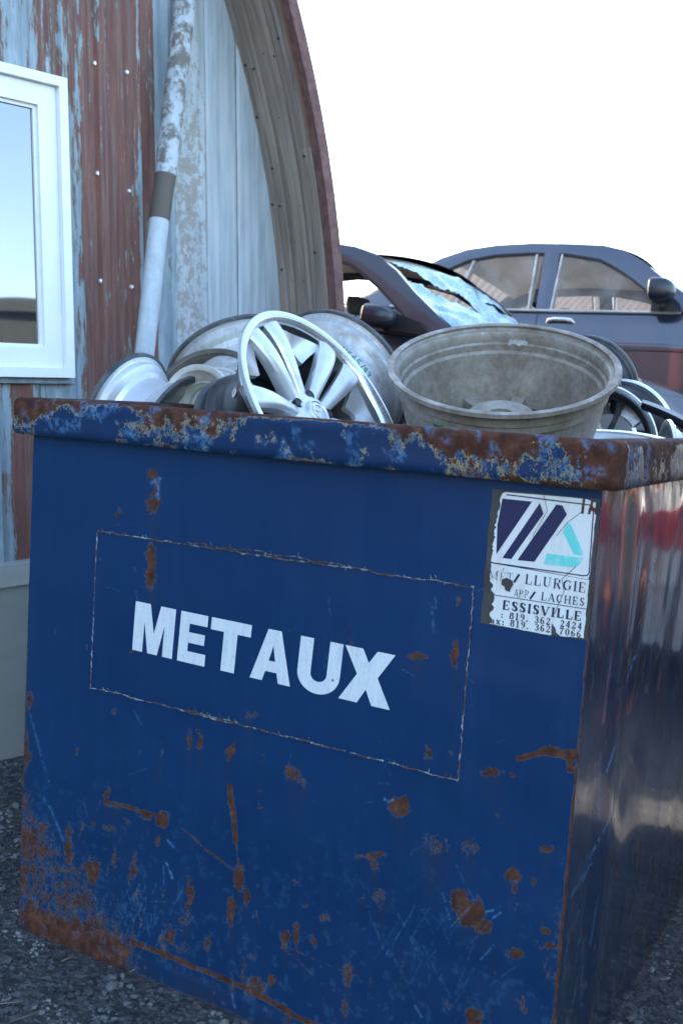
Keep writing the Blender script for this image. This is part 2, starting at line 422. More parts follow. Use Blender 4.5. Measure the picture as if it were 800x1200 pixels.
for (s0, s1, yy, nm, fb) in ((.735, .89, .012, 'pale_sheet', .44), (.893, 1.045, .008, 'pale_sheet', .14), (1.043, 1.32, .012, 'pale_sheet', .10)):
    P = []; rv = []
    for s_ in np.linspace(s0, s1, 48):
        row = []
        for t_ in np.linspace(-.5, 4.1, 140):
            tm = TC+math.sqrt(max(RA**2-(s_-SC)**2, .0001)); t2 = min(t_, tm) if t_ > TC else t_
            e = min(s_-s0, s1-s_)
            row.append((s_, yy+.0013*smooth01(math.cos((s_-s0)*2*math.pi/.052)*.8+.2)-.006*math.exp(-(e/.006)**2)+.0025*float(vnoise(s_*6, t2*2, 9)), t2))
            band = 0.0
            if fb > .4: band = -.09+.20*math.sin(min(max((t2-1.2)/1.5, 0), 1)*3.14)-.12*((s_-s0)/(s1-s0) > .8)
            rv.append(fb+band+.28*math.exp(-((s_-s1)/.006)**2)+.3*math.exp(-(((s_-.80)/.018)**2+((t_-1.93)/.022)**2)))
        P.append(row)
    mb = MB(); mb.grid(P, flip=True); q = mb.build(nm, M['palesheet'], hut, normals=False); attr(q, 'rust', rv)
# screws
M['zinc'] = mat_metal('zinc', (.7, .7, .68), (.4, .4, .4), .2, .35, .6)
for (s_, t_) in ((.414, 2.0), (.545, 1.96), (.415, 1.64), (.545, 1.63), (.414, 2.36), (.545, 2.36), (.414, 1.27), (.545, 1.27)):
    mb = MB(); mb.rev([(.0001, .006), (.006, .005), (.0085, .001), (.0085, -.002)], 12, closed=False)
    mb.xf(Matrix.Translation((s_, float(n_rib(s_))+.002, t_)) @ Matrix.Rotation(rad(-90), 4, 'X')); mb.build('screw', M['zinc'], hut)
# dark slit/backing behind sheets
mb = MB(); pts = arch_pts(RA-.01)
mb.prism(pts, -.03, -.06); mb.build('wall_backing', M['black'], hut, smooth=False)
# roof shell, wooden lining boards under the overhang, rusty edge
OV = .30
n = NT('rusty_roof'); c = n.mix(n.step(n.noise(30, detail=7), .4, .6), (.11, .050, .045), (.17, .085, .075))
sg = n.step(n.noise(3, detail=6, rough=.7), .6, .75)
M['roofrust'] = n.out(n.mix(n.math('MULTIPLY', sg, .35), c, (.16, .16, .18)), .75, .1, n.bump(n.noise(60), .3, .003))
mb = MB(); ro = RA+.035; ri = RA+.018; po = arch_pts(ro, 80); pi_ = arch_pts(ri, 80)
yl = [OV] + list(np.arange(.2, -9, -.10)); P = []
for i, (a, b) in enumerate(zip(po, pi_)):
    P.append([(b[0], OV, b[1])]+[(a[0]+(a[0]-SC)/ro*.012*(k % 2) if k else a[0], y_, a[1]+((a[1]-TC)/ro*.012*(k % 2) if a[1] > TC and k else 0)) for k, y_ in enumerate(yl)])
mb.grid(P); P2 = [[(b[0], OV, b[1]), (b[0], -9, b[1])] for b in pi_]; mb.grid(P2, flip=True)
mb.build('roof', M['roofrust'], hut, normals=False)
mb = MB()   # folded steel edge on the front of the arch
a_in = arch_pts(RA-.006, 80); a_out = arch_pts(RA+.042, 80)
P = [[(i_[0], OV-.025, i_[1]), (i_[0], OV+.012, i_[1]), (o_[0], OV+.012, o_[1]), (o_[0], OV-.06, o_[1])] for i_, o_ in zip(a_in, a_out)]
mb.grid(P); mb.build('roof_edge', M['roofrust'], hut)
n = NT('weathered_wood')
sepx = n.t.nodes.new('ShaderNodeAttribute'); sepx.attribute_name = 'grain'
cmb = n.t.nodes.new('ShaderNodeCombineXYZ'); n.lk(n.attr('along'), cmb.inputs[0]); n.lk(n.attr('grain'), cmb.inputs[1]); n.lk(n.attr('board'), cmb.inputs[2])
mp = n.t.nodes.new('ShaderNodeMapping'); n.lk(cmb.outputs[0], mp.inputs[0]); mp.inputs['Scale'].default_value = (1.6, 42, 3)
gr = n.noise(1.0, mp.outputs[0], detail=8, rough=.7, dist=.6)
mp2 = n.t.nodes.new('ShaderNodeMapping'); n.lk(cmb.outputs[0], mp2.inputs[0]); mp2.inputs['Scale'].default_value = (2, 8, 5)
bl = n.noise(1.0, mp2.outputs[0], detail=5)
c = n.ramp(gr, [(.3, (.10, .072, .055)), (.5, (.225, .175, .14)), (.7, (.36, .305, .26))])
c = n.mix(n.math('MULTIPLY', n.step(bl, .5, .7), .4), c, (.15, .135, .125))
st = n.attr('stain'); c = n.mix(n.math('MULTIPLY', n.step(n.math('ADD', st, n.math('MULTIPLY', n.noise(30), .35)), .5, .95), .9), c, (.20, .085, .03))
M['wood'] = n.out(c, .85, 0, n.bump(gr, .6, .004))
boards = [(.004, .094, 0.0, -.028), (.097, .184, .004, 0), (.187, .276, .0, 0)]   # n-range, inset, joint
for bi, (y0, y1, off, _) in enumerate(boards):
    for seg in range(2):
        tj = 2.18 if bi == 2 else (3.6 if bi == 1 else 3.3)
        pa = arch_pts(RA-.006-off-(.010 if bi == 0 else 0), 500)
        pa = [p for p in pa if p[0] > SC-.01]
        if seg == 0: pa = [p for p in pa if p[1] <= tj]
        else: pa = [p for p in pa if p[1] > tj-.02]
        if len(pa) < 2: continue
        if bi == 2 and seg == 0: y1b = y1-.008
        else: y1b = y1
        mb = MB(); al, gn, bo, sn_ = [], [], [], []; P = []; L = 0; prev = None
        ys = np.linspace(y0, y1b, 9)
        for p in pa:
            if prev is not None: L += math.hypot(p[0]-prev[0], p[1]-prev[1])
            prev = p; nx, nz = (p[0]-SC)/RA, ((p[1]-TC)/RA if p[1] > TC else 0)
            row = [(p[0]+nx*.016, ys[0], p[1]+nz*.016)]
            for y_ in ys: row.append((p[0]+nx*.002*(abs(y_-(y0+y1b)/2) > (y1b-y0)*.46), y_, p[1]))
            row.append((p[0]+nx*.016, ys[-1], p[1]+nz*.016)); P.append(row)
            for k, q in enumerate(row):
                al.append(L); gn.append(q[1]); bo.append(bi*3.1+seg*1.7)
                sn_.append((1.0 if (bi == 2 and seg == 1) else .25)*smooth01((q[1]-.250)/.025)*.9 if bi == 2 else 0)
        mb.grid(P); bo_ = mb.build('wooden_board', M['wood'], hut)
        for nm, vv in (('along', al), ('grain', gn), ('board', bo), ('stain', sn_)): attr(bo_, nm, vv)
# nail heads
for (y_, t_) in [(.03, 2.5), (.07, 2.48), (.03, 2.32), (.06, 2.13), (.03, 2.0), (.07, 1.99), (.04, 1.75), (.13, 2.52), (.18, 2.50), (.14, 2.3), (.12, 2.02), (.17, 1.98), (.15, 1.7), (.22, 2.55), (.23, 2.15), (.22, 1.8), (.12, 1.85)]:
    a = math.asin((t_-TC)/RA); r_ = RA-.008-(.010 if y_ < .1 else 0)
    mb = MB(); mb.tube([(SC+r_*math.cos(a)+.004, y_, TC+r_*math.sin(a)), (SC+r_*math.cos(a)-.002, y_, TC+r_*math.sin(a))], .0045, 8); mb.build('nail', M['black'], hut)
# window
win = empty('window'); win.parent = hut; win.location = (-.040, 0, -.004)
def frame(mb, s0, s1, t0, t1, w_, y0, y1):
    mb.box(s0, s0+w_, y0, y1, t0, t1); mb.box(s1-w_, s1, y0, y1, t0, t1)
    mb.box(s0+w_, s1-w_, y0, y1, t1-w_, t1); mb.box(s0+w_, s1-w_, y0, y1, t0, t0+w_)
mb = MB(); frame(mb, -.62, .307, 1.311, 2.273, .030, .0, .062)
mb.build('frame', M['white_pl'], win, smooth=False)
mb = MB(); frame(mb, -.589, .276, 1.342, 2.242, .066, .0, .040); mb.box(-.195, -.125, .0, .041, 1.41, 2.175)
mb.build('sash', M['white_pl'], win, smooth=False)
mb = MB(); frame(mb, -.524, .211, 1.407, 2.177, .012, .0, .026); mb.build('glazing_bead', M['white_pl'], win, smooth=False)
n = NT('window_glass'); n.b.inputs['Transmission Weight'].default_value = .0
M['glass'] = n.out((.02, .025, .03), .03, 0, n.bump(n.noise(2.4, detail=1), .10, .02), spec=1.0)
n.b.inputs['IOR'].default_value = 2.0
mb = MB(); mb.box(-.515, .202, .014, .018, 1.415, 2.168); mb.build('pane', M['glass'], win, smooth=False)
mb = MB(); mb.box(-.64, .325, .0, .03, 1.292, 1.309); mb.build('sill', M['hutwall'], win, smooth=False)
# beige skirting at the foot of the wall with its cap
M['beige'] = mat_plain('grey_beige_sheet_metal', (.27, .28, .26), .45, var=.12)
M['beige_cap'] = mat_plain('grey_beige_cap', (.36, .37, .35), .5, var=.12)
mb = MB(); mb.box(-5.6, .7, .0, .05, -.5, .645); mb.build('skirting_panel', M['beige'], hut, smooth=False)
mb = MB(); mb.prism([(-5.62, .636), (.71, .636), (.71, .70), (-5.62, .70)], -.0, .062); mb.box(-5.62, .71, .0, .056, .701, .709)
mb.build('skirting_cap', M['beige_cap'], hut, smooth=False)
# leaning pipe
n = NT('pipe_flaking_white'); f = n.noise(24, n.map((1, 1, .8)), detail=7, rough=.75); fz = n.attr('rust')
c = n.mix(n.step(n.noise(8, n.map((3, 3, .4)), detail=5), .35, .7), (.50, .56, .60), (.36, .41, .45))
g1 = n.math('MULTIPLY', fz, n.step(f, .46, .56)); c = n.mix(g1, c, (.17, .15, .13))
c = n.mix(n.step(n.attr('band'), .4, .6), c, (.10, .085, .07))
M['pipe'] = n.out(c, .7, .1, n.bump(n.math('MULTIPLY', fz, f), .9, .012))
def wall_pt(u, v, off):
    R = Q.T@ray(u, v); k = ((P0+n_w*off-CAM)@n_w)/(R@n_w); Xp = CAM+R*k-P0
    return np.array([Xp@d_w, off, Xp[2]])
a = wall_pt(168, 420, .11); b = wall_pt(216, 10, .075); jn = wall_pt(189, 258, .095)
dirp = (b-a); dirp /= dirp[2]; foot = a+dirp*(-.05-a[2]); foot[1] += .02; top = b+dirp*.9; top[1] = .05
Hr = np.array(HUT.to_3x3()); Ht = np.array(HUT.translation)
tow = lambda p: Hr@np.array(p)+Ht
pp = empty('leaning_pipe', tow(foot)); tag(pp, 'tall pale flaking metal pipe leaning against the rusty hut wall', 'pipe')
base = tow(foot)
def pseg(name, p, q, r, band=False, flake=0):
    m_ = MB(); N = 60; pts = [tow(p+(q-p)*i/N)-base for i in range(N+1)]
    m_.tube(pts, r, 24); o = m_.build(name, M['pipe'], pp)
    zz = np.array([v[2] for v in m_.v]); attr(o, 'rust', np.full(len(m_.v), flake)); attr(o, 'band', np.full(len(m_.v), 1.0 if band else 0.0)); return o
j1 = a+dirp*(jn[2]-a[2]); j1[1] = jn[1]; j2 = wall_pt(194, 205, .09)
pseg('lower_length', foot, j1, .0345, flake=.15); pseg('joint_sleeve', j1+(j1-foot)*0.0, j2, .0365, band=True)
pseg('upper_length', j2, top, .0375, flake=1.0)

# ------------------------------------------------------------------ the blue bin
W, H, LT, LD, D = 1.2422, 1.2, .0764, .0322, 1.62
ZL = H-LT
bn = empty('scrap_bin', (0, 0, 0)); tag(bn, 'big blue steel bin marked METAUX, rust-edged, heaped with old wheel rims', 'bin')
# marks of wear, given by their place on the front: (u, v, half width, half height, strength)
SP = [(178, 556, 4, 7, .8), (183, 572, 3, 10, .7), (181, 590, 6, 9, .9), (140, 604, 2, 9, .7), (157, 615, 2, 3, .6), (178, 664, 5, 19, .95), (118, 655, 3, 5, .4),
      (104, 760, 2, 4, .5), (155, 762, 3, 4, .6), (120, 810, 3, 4, .5), (488, 769, 11, 3, .8), (533, 768, 4, 13, .85), (537, 705, 3, 8, .6), (293, 838, 5, 7, .6), (350, 728, 1.5, 12, .3), (410, 740, 3, 14, .45),
      (222, 868, 3, 10, .75), (234, 866, 3, 10, .8), (308, 880, 2, 10, .3), (135, 836, 4, 4, .5), (300, 836, 3, 3, .5), (448, 868, 2, 2, .5), (458, 868, 2, 2, .5), (500, 882, 3, 7, .7), (527, 884, 2, 5, .5),
      (268, 880, 9, 5, .6), (344, 906, 8, 8, .65), (354, 916, 6, 6, .5), (466, 945, 10, 9, 1.0), (510, 990, 26, 12, .47), (550, 994, 11, 9, .55), (435, 1003, 20, 3, .75), (440, 1014, 4, 8, .6),
      (445, 1050, 8, 14, .5), (425, 1052, 5, 5, .5), (600, 1025, 8, 6, .9), (602, 1038, 4, 5, .7), (628, 1033, 3, 6, .75), (640, 995, 7, 4, .7), (538, 1058, 9, 12, 1.1), (552, 1070, 14, 12, 1.1), (566, 1087, 8, 6, 1.0), (541, 1044, 7, 4, .7),
      (640, 1091, 5, 4, .8), (643, 1110, 14, 4, .7), (603, 1118, 10, 5, .85), (577, 905, 12, 4, .8), (602, 907, 4, 4, .6), (584, 955, 2, 4, .6), (612, 1178, 4, 8, .7), (553, 1193, 10, 10, .9), (575, 1165, 3, 12, .35),
      (108, 1020, 9, 13, .85), (83, 995, 4, 24, .8), (97, 970, 3, 8, .6), (134, 1008, 3, 12, .65), (155, 1018, 4, 14, .7), (126, 932, 3, 8, .7), (140, 943, 12, 3, .6), (172, 953, 8, 5, .8), (191, 960, 6, 8, .9), (148, 962, 4, 5, .5),
      (130, 968, 10, 3, .5), (185, 985, 3, 6, .7), (112, 967, 3, 3, .6), (219, 1050, 3, 24, .8), (218, 1080, 7, 10, .55), (270, 1068, 4, 14, .95), (281, 1028, 6, 14, 1.0), (289, 1050, 3, 12, .8), (299, 1078, 3, 10, .5), (198, 1100, 6, 6, .8),
      (212, 1110, 12, 8, .5), (244, 1108, 5, 9, .6), (335, 1102, 5, 10, .8), (348, 1096, 4, 14, .8), (366, 1102, 3, 6, .7), (380, 1076, 6, 5, .6), (355, 1064, 4, 3, .7), (343, 1035, 3, 5, .5), (298, 1157, 12, 9, .75), (285, 1135, 4, 14, .6),
      (407, 1140, 6, 16, .6), (404, 1180, 5, 8, .6), (335, 1185, 4, 10, .6), (360, 1195, 6, 6, .5), (370, 940, 3, 2, .4), (92, 878, 3, 4, .6), (150, 880, 2, 6, .4), (188, 880, 3, 12, .4), (305, 927, 5, 2, .6), (305, 942, 2, 5, .7), (36, 820, 6, 8, .7), (30, 880, 5, 20, .7), (45, 870, 4, 4, .4), (47, 790, 3, 3, .3), (448, 900, 2, 3, .4), (190, 1055, 3, 12, .4), (160, 1050, 5, 12, .5), (470, 1130, 3, 10, .4), (500, 1120, 2, 3, .4), (425, 700, 2, 2, .3)]
LN = [((607, 889), (637, 880), 3, .9), ((637, 880), (672, 885), 5, .95), ((668, 885), (669, 902), 4, .8), ((125, 938), (190, 957), 1.8, .8), ((214, 970), (240, 995), 1.3, .62), ((240, 995), (284, 1028), 1.5, .7),
      ((270, 922), (277, 985), 3, .85), ((277, 985), (280, 1020), 2, .5), ((24, 1057), (150, 1100), 2, .6), ((150, 1102), (295, 1160), 3, .85), ((295, 1160), (345, 1190), 3.5, .8), ((345, 1190), (470, 1240), 3, .8), ((330, 1110), (365, 1140), 1, .5),
      ((340, 1112), (420, 1145), 1, .5), ((345, 1155), (376, 1120), 1.0, .3), ((505, 960), (520, 940), 1.0, .3), ((268, 890), (276, 868), 2, .7)]
SCR = []
for k in range(55):
    u, v_ = random.gauss(160, 22), random.gauss(1080, 20); a = random.uniform(-1.9, -1.0); l = random.uniform(5, 26); SCR.append((u, v_, u+l*math.cos(a), v_+l*math.sin(a), .6, random.uniform(.2, .55)))
for k in range(26):
    u, v_ = random.gauss(505, 30), random.gauss(1120, 30); a = random.choice([-.9, -1.15, -2.0])+random.gauss(0, .12); l = random.uniform(20, 70); SCR.append((u, v_, u+l*math.cos(a), v_+l*math.sin(a), .7, random.uniform(.2, .45)))
for k in range(60):
    u, v_ = random.uniform(50, 680), 600+600*random.random()**.6; a = random.uniform(-3.1, 0); l = random.uniform(3, 22); SCR.append((u, v_, u+l*math.cos(a), v_+l*math.sin(a), .6, random.uniform(.1, .4)))
SCR += [(450, 936, 456, 940, 1, 1), (456, 940, 462, 936, 1, 1), (194, 1012, 200, 1030, 1.3, 1), (196, 985, 204, 995, 1, .8), (570, 1068, 578, 1066, 1, 1), (578, 1075, 586, 1069, 1, .9), (563, 1125, 578, 1108, 1, .9), (272, 1165, 276, 1180, 1, .7), (505, 707, 508, 740, 1.4, .45), (510, 700, 511, 715, 1, .5), (190, 1015, 190, 1040, .8, .4), (178, 566, 188, 560, 2, .8), (185, 566, 185, 585, 2, .9), (34, 830, 60, 920, 1.2, .35), (62, 950, 75, 985, 1.5, .5), (45, 925, 62, 950, 1.5, .45), (385, 700, 387, 720, .8, .3), (486, 1178, 494, 1192, 1, .6)]
dx = .0028
xs = np.linspace(-W, 0, int(W/dx)); zs = np.linspace(0, ZL+.03, int((ZL+.03)/dx))
X, Z = np.meshgrid(xs, zs, indexing='ij')
# picture place of every grid point, used only to lay the wear marks out on the sheet
dv = np.stack([X-CAM[0], np.full_like(X, -CAM[1]), Z-CAM[2]], -1); zz = dv@fw
U = 400+F*(dv@r2)/zz; V = 600-F*(dv@u2)/zz
wu = (fbm(U/14, V/14, 3)-.5)*11+(fbm(U/3.5, V/3.5, 4, 2)-.5)*6; wv = (fbm(U/14, V/14, 8)-.5)*11+(fbm(U/3.5, V/3.5, 9, 2)-.5)*6
rust = np.full(X.shape, .0)
for (u, v_, a, b, s_) in SP:
    q = ((U+wu-u)/(a*.98))**2+((V+wv-v_)/(b*1.08))**2
    rust = np.maximum(rust, s_*1.05*np.exp(-.55*q))
def seg_d(U, V, a, b):
    a = np.array(a, float); b = np.array(b, float); d = b-a; L2 = d@d
    t = np.clip(((U-a[0])*d[0]+(V-a[1])*d[1])/L2, 0, 1)
    return np.hypot(U-a[0]-t*d[0], V-a[1]-t*d[1])
for (a, b, w_, s_) in LN:
    rust = np.maximum(rust, s_*1.05*np.exp(-(seg_d(U+wu*.25, V+wv*.25, a, b)/(w_*1.3))**2))
# lower left corner worn to rust
k = ((V-905)/(1090-905)); lim = 26+np.clip(k, 0, 1.3)*120
big = smooth01((lim+22-U-wu*2)/45)*smooth01((V-880)/60)
rust = np.maximum(rust, big*(.31+.36*fbm(U/18, V/10, 21)))
rust = np.maximum(rust, .95*smooth01((1-(np.abs(U-88)/66)**8))*smooth01((V-(1052+.37*(U-22)))/9)*(U < 155))
# creeping rust at the edges
e_r = -X; rust = np.maximum(rust, (.62+.3*smooth01((V-800)/300))*np.exp(-(e_r/.006)**2)*smooth01((V-560)/60))
rust = np.maximum(rust, .40*np.exp(-(e_r/.05)**2)*smooth01((V-960)/120)*(.4+fbm(U/7, V/12, 31)))
rust = np.maximum(rust, .65*np.exp(-((X+W)/.005)**2)*smooth01((V-620)/200))
rust = np.maximum(rust, .55*np.exp(-(Z/.010)**2))
rust = np.maximum(rust, .50*np.exp(-((ZL-Z)/.010)**2)*(.4+fbm(X*30, Z*10, 14)))
# scattered specks, denser low down
spk = fbm(X*46, Z*30, 40, 3); stn = fbm(X*60, Z*14, 44, 3)
low = smooth01((.62-Z)/.6)
rust = np.maximum(rust, (smooth01((spk-.64)/.12)*.60+smooth01((stn-.68)/.1)*.4)*(low*.75+.04))
grime = low*.5*fbm(X*3, Z*3, 50)+.6*smooth01((.05-Z)/.05)
for (u, v_, a, b, s_) in SP:        # run-off under the bigger spots
    if a*b > 18: grime = np.maximum(grime, .95*np.exp(-((U-u)/(a*.8))**2)*smooth01((V-v_)/6)*np.exp(-np.clip(V-v_, 0, 500)/(b*3.5+8)))
scr = np.zeros_like(X)
for (u0_, v0_, u1_, v1_, w_, s_) in SCR:
    scr = np.maximum(scr, s_*np.exp(-(seg_d(U, V, (u0_, v0_), (u1_, v1_))/w_)**2))
scr = np.maximum(scr, .15*smooth01((fbm(X*70, Z*60, 60, 3)-.62)/.06)*low)
# the sheet itself: slight oil-canning, the plate welded on, the bottom fold
yd = -.004*(fbm(X*2.5+3, Z*2.5, 70)-.5)*2
yd = yd-.0008*smooth01((Z-.047)/.004)*0
yd += -.0015*smooth01((.047-Z)/.012)
yd += .006*np.exp(-(((X+.80)/.20)**2+((Z-.23)/.10)**2))
yd += .003*np.exp(-(seg_d(U, V, (430, 1085), (640, 1170))/22)**2)
# a dented seam line from the gouge
edge = np.minimum(np.minimum(X+W, -X), .05)/.05
yd = yd*smooth01(edge)*(1-.93*smooth01((X+.40)/.08)*smooth01((Z-.76)/.06))
mb = MB(); mb.grid(np.stack([X, yd, Z], -1).tolist(), flip=False)
fo = mb.build('front_panel', M['paint'], bn, normals=False)
attr(fo, 'rust', rust.ravel()); attr(fo, 'scr', scr.ravel()); attr(fo, 'grime', grime.ravel())
def sheet_y(x, z):
    i = int(round((x+W)/W*(len(xs)-1))); j = int(round(z/(ZL+.03)*(len(zs)-1)))
    return float(yd[min(max(i, 0), len(xs)-1), min(max(j, 0), len(zs)-1)])
# side
dy = .005
ys = np.linspace(0, D, int(D/dy)); zs2 = np.linspace(0, ZL+.03, int((ZL+.03)/dy))
Ys, Zs = np.meshgrid(ys, zs2, indexing='ij')
xd = .022*(fbm(Ys*2.6+5, Zs*1.6, 80, 3)-.5)+.006*(fbm(Ys*9, Zs*4, 84, 2)-.5)
xd += -.016*np.exp(-(((Ys-.36)/.09)**2+((Zs-.52)/.11)**2)) - .010*np.exp(-(((Ys-.30)/.05)**2+((Zs-.78)/.16)**2)) + .008*np.exp(-((Ys-.22)/.05)**2)
ed = smooth01(np.minimum(np.minimum(Ys, D-Ys)/.14, np.minimum(Zs/.10, (ZL+.03-Zs)/.10)))
xd = xd*ed
rs = .5*np.exp(-(Ys/.005)**2)+.75*np.exp(-((ZL-Zs)/.032)**2)*(.25+fbm(Ys*40, Zs*12, 90))+.5*smooth01((fbm(Ys*30, 0*Zs, 97)-.58)/.1)*smooth01((Zs-.93)/.15)*fbm(Ys*60, Zs*20, 98)*1.3+.5*np.exp(-(Zs/.03)**2)  # rust at the edges; orange under the rim painted in for a warm reflection
lw = smooth01((.55-Zs)/.55)
rs = np.maximum(rs, lw*.62*smooth01((fbm(Ys*26, Zs*13, 91)-.56)/.16))
rs = np.maximum(rs, .5*smooth01((fbm(Ys*40, Zs*20, 93)-.64)/.1))
sc2 = np.zeros_like(Ys)
SS = [((708, 905), (762, 700), .8), ((690, 1010), (735, 880), .6), ((706, 850), (713, 780), .6), ((716, 900), (722, 860), .5), ((663, 1060), (690, 1020), .9), ((671, 1045), (694, 1010), .7), ((680, 1180), (684, 1100), .4), ((716, 640), (735, 615), .5), ((700, 960), (704, 880), .5), ((717, 990), (740, 900), .5), ((694, 740), (697, 728), .6)]
dv = np.stack([-CAM[0]+0*Ys, Ys-CAM[1], Zs-CAM[2]], -1); z_ = dv@fw; U2 = 400+F*(dv@r2)/z_; V2 = 600-F*(dv@u2)/z_
for a, b, s_ in SS: sc2 = np.maximum(sc2, s_*np.exp(-(seg_d(U2, V2, a, b)/.9)**2))
for k in range(60):
    y_, z0_ = random.uniform(.0, 1.2), random.uniform(.05, .9); a = random.uniform(1.1, 2.0); l = random.uniform(.03, .12)
    sc2 = np.maximum(sc2, random.uniform(.2, .6)*np.exp(-(seg_d(Ys, Zs, (y_, z0_), (y_+l*math.cos(a), z0_+l*math.sin(a)))/.0035)**2))
for k in range(40):
    y_, z0_ = random.uniform(.0, .12), random.uniform(.05, .45); a = random.uniform(.7, 1.2); l = random.uniform(.01, .05)
    sc2 = np.maximum(sc2, random.uniform(.3, .8)*np.exp(-(seg_d(Ys, Zs, (y_, z0_), (y_+l*math.cos(a), z0_+l*math.sin(a)))/.003)**2))
# dark gouges (bare, oily)
for pts in ([(.30, .90), (.36, .93), (.42, .90), (.44, .84)], [(.28, .55), (.30, .60), (.29, .67)], [(.36, .42), (.33, .36), (.38, .33)], [(.29, .40), (.27, .45), (.31, .52)]):
    for p, q in zip(pts, pts[1:]): rs = np.maximum(rs, .85*np.exp(-(seg_d(Ys, Zs, p, q)/.005)**2))
mb = MB(); mb.grid(np.stack([xd, Ys, Zs], -1).tolist(), flip=False)
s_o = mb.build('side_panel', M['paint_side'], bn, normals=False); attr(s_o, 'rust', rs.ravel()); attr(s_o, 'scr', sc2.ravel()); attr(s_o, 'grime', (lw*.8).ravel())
# remaining plates
def plate(name, x0, x1, y0, y1, z0, z1, mat):
    m_ = MB(); m_.box(x0, x1, y0, y1, z0, z1); o = m_.build(name, mat, bn, smooth=False)
    attr(o, 'rust', [.35]*8); attr(o, 'scr', [0]*8); attr(o, 'grime', [.5]*8); return o
plate('left_panel', -W-.004, -W-.0005, .004, D, 0, ZL+.02, M['paint'])
plate('back_panel', -W, 0, D, D+.004, 0, ZL+.02, M['paint'])
plate('bottom_plate', -W+.01, -.02, .02, D-.01, .004, .014, M['paint'])
plate('lining_plate', -W+.02, -.035, .020, .024, .01, ZL+.01, M['rust'])
plate('lining_plate', -.036, -.032, .03, D-.03, .01, ZL+.01, M['rust'])
# rim (folded angle round the top)
prof = [(.004, ZL+.002), (LD-.005, ZL-.002), (LD-.001, ZL+.002), (LD+.0015, ZL+.010), (LD+.001, ZL+.025), (LD, ZL+.040), (LD, ZL+.055), (LD, H-.012), (LD-.003, H-.004), (LD-.010, H), (0, H+.001), (-.02, H), (-.038, H-.001), (-.043, H-.006), (-.043, ZL), (-.02, ZL+.001)]
fine = []
for (a, b) in zip(prof, prof[1:]+prof[:1]):
    L = math.hypot(a[0]-b[0], a[1]-b[1]); k = max(1, int(L/.006))
    for i in range(k): fine.append((a[0]+(b[0]-a[0])*i/k, a[1]+(b[1]-a[1])*i/k))
prof = fine
loop = []; st = .006
def run(p, q, step):
    L = math.hypot(q[0]-p[0], q[1]-p[1]); k = int(L/step); return [(p[0]+(q[0]-p[0])*i/k, p[1]+(q[1]-p[1])*i/k) for i in range(k)]
# bin outline corners; outward mitre normals
cor = [(-W, 0), (0, 0), (0, D), (-W, D)]; nrm = [(-1, -1), (1, -1), (1, 1), (-1, 1)]
P = []; 
for i in range(4):
    a, b = cor[i], cor[(i+1) % 4]; na, nb = nrm[i], nrm[(i+1) % 4]
    L = math.hypot(b[0]-a[0], b[1]-a[1]); k = int(L/(.006 if i < 2 else .05))
    side = ((0, -1), (1, 0), (0, 1), (-1, 0))[i]
    for j in range(k):
        t = j/k; c0 = (a[0]+(b[0]-a[0])*t, a[1]+(b[1]-a[1])*t)
        ea = max(0, 1-t*L/.02); eb = max(0, 1-(1-t)*L/.02)     # blend into the mitre, corner a little rounded
        row = []
        for (o_, z_) in prof:
            ox = side[0]*o_; oy = side[1]*o_
            tx, ty = (b[0]-a[0])/L, (b[1]-a[1])/L
            if ea > 0 or eb > 0:
                e = ea if ea > 0 else -eb
                rr_ = .004*(e*e)
                ox += -tx*o_*e*1.0*(1 if o_ > -1 else 0) - side[0]*rr_; oy += -ty*o_*e - side[1]*rr_
            wob = .0022*(float(vnoise(c0[0]*7+c0[1]*7, z_*20, 101))-.5)
            row.append((c0[0]+ox+side[0]*wob, c0[1]+oy+side[1]*wob, z_-.0025*float(vnoise(c0[0]*4+c0[1]*4+9, 1.5, 103))))
        P.append(row)
for r_ in P: r_.append(r_[0])
mb = MB(); mb.grid(P, wrap=True, flip=True)
lip = mb.build('rim', M['paint_lip'], bn, angle=50, normals=False)
A = np.array(mb.v); xx, yy, zq = A[:, 0], A[:, 1], A[:, 2]
nx = fbm(xx*9+yy*9, zq*16, 111, 4); ns = fbm(xx*34+yy*34, zq*34, 113, 3)
hh = (zq-ZL)/LT
rl = .27+.80*(nx-.5)+.25*(ns-.5)
rl += .32*smooth01((-1.14-xx)/.08)                       # left end
rl += .24*smooth01((hh-.80)/.15)+.10*smooth01((.10-hh)/.1)
rl += .20*smooth01((-1.0-xx)/.1)*smooth01((hh-.5)/.3)
rl += .30*smooth01((xx+.46)/.30)*(yy < .0)*(.7+.6*smooth01((hh-.3)/.5))
rl += .12*(np.abs(xx+.83) < .16)
rl += np.where(yy > .02, .24, 0)*(xx > -.02)
rl += .45*np.exp(-((xx-LD)**2+(yy+LD)**2)/.06**2)
rl = np.where((hh > .985), np.maximum(rl, .62), rl)
rl = np.where(yy > -LD+.008, np.where(xx < 0.01, np.maximum(rl, .72), rl), rl)
attr(lip, 'rust', rl); attr(lip, 'scr', .5*smooth01((ns-.62)/.05)); attr(lip, 'grime', .3*np.ones(len(xx)))

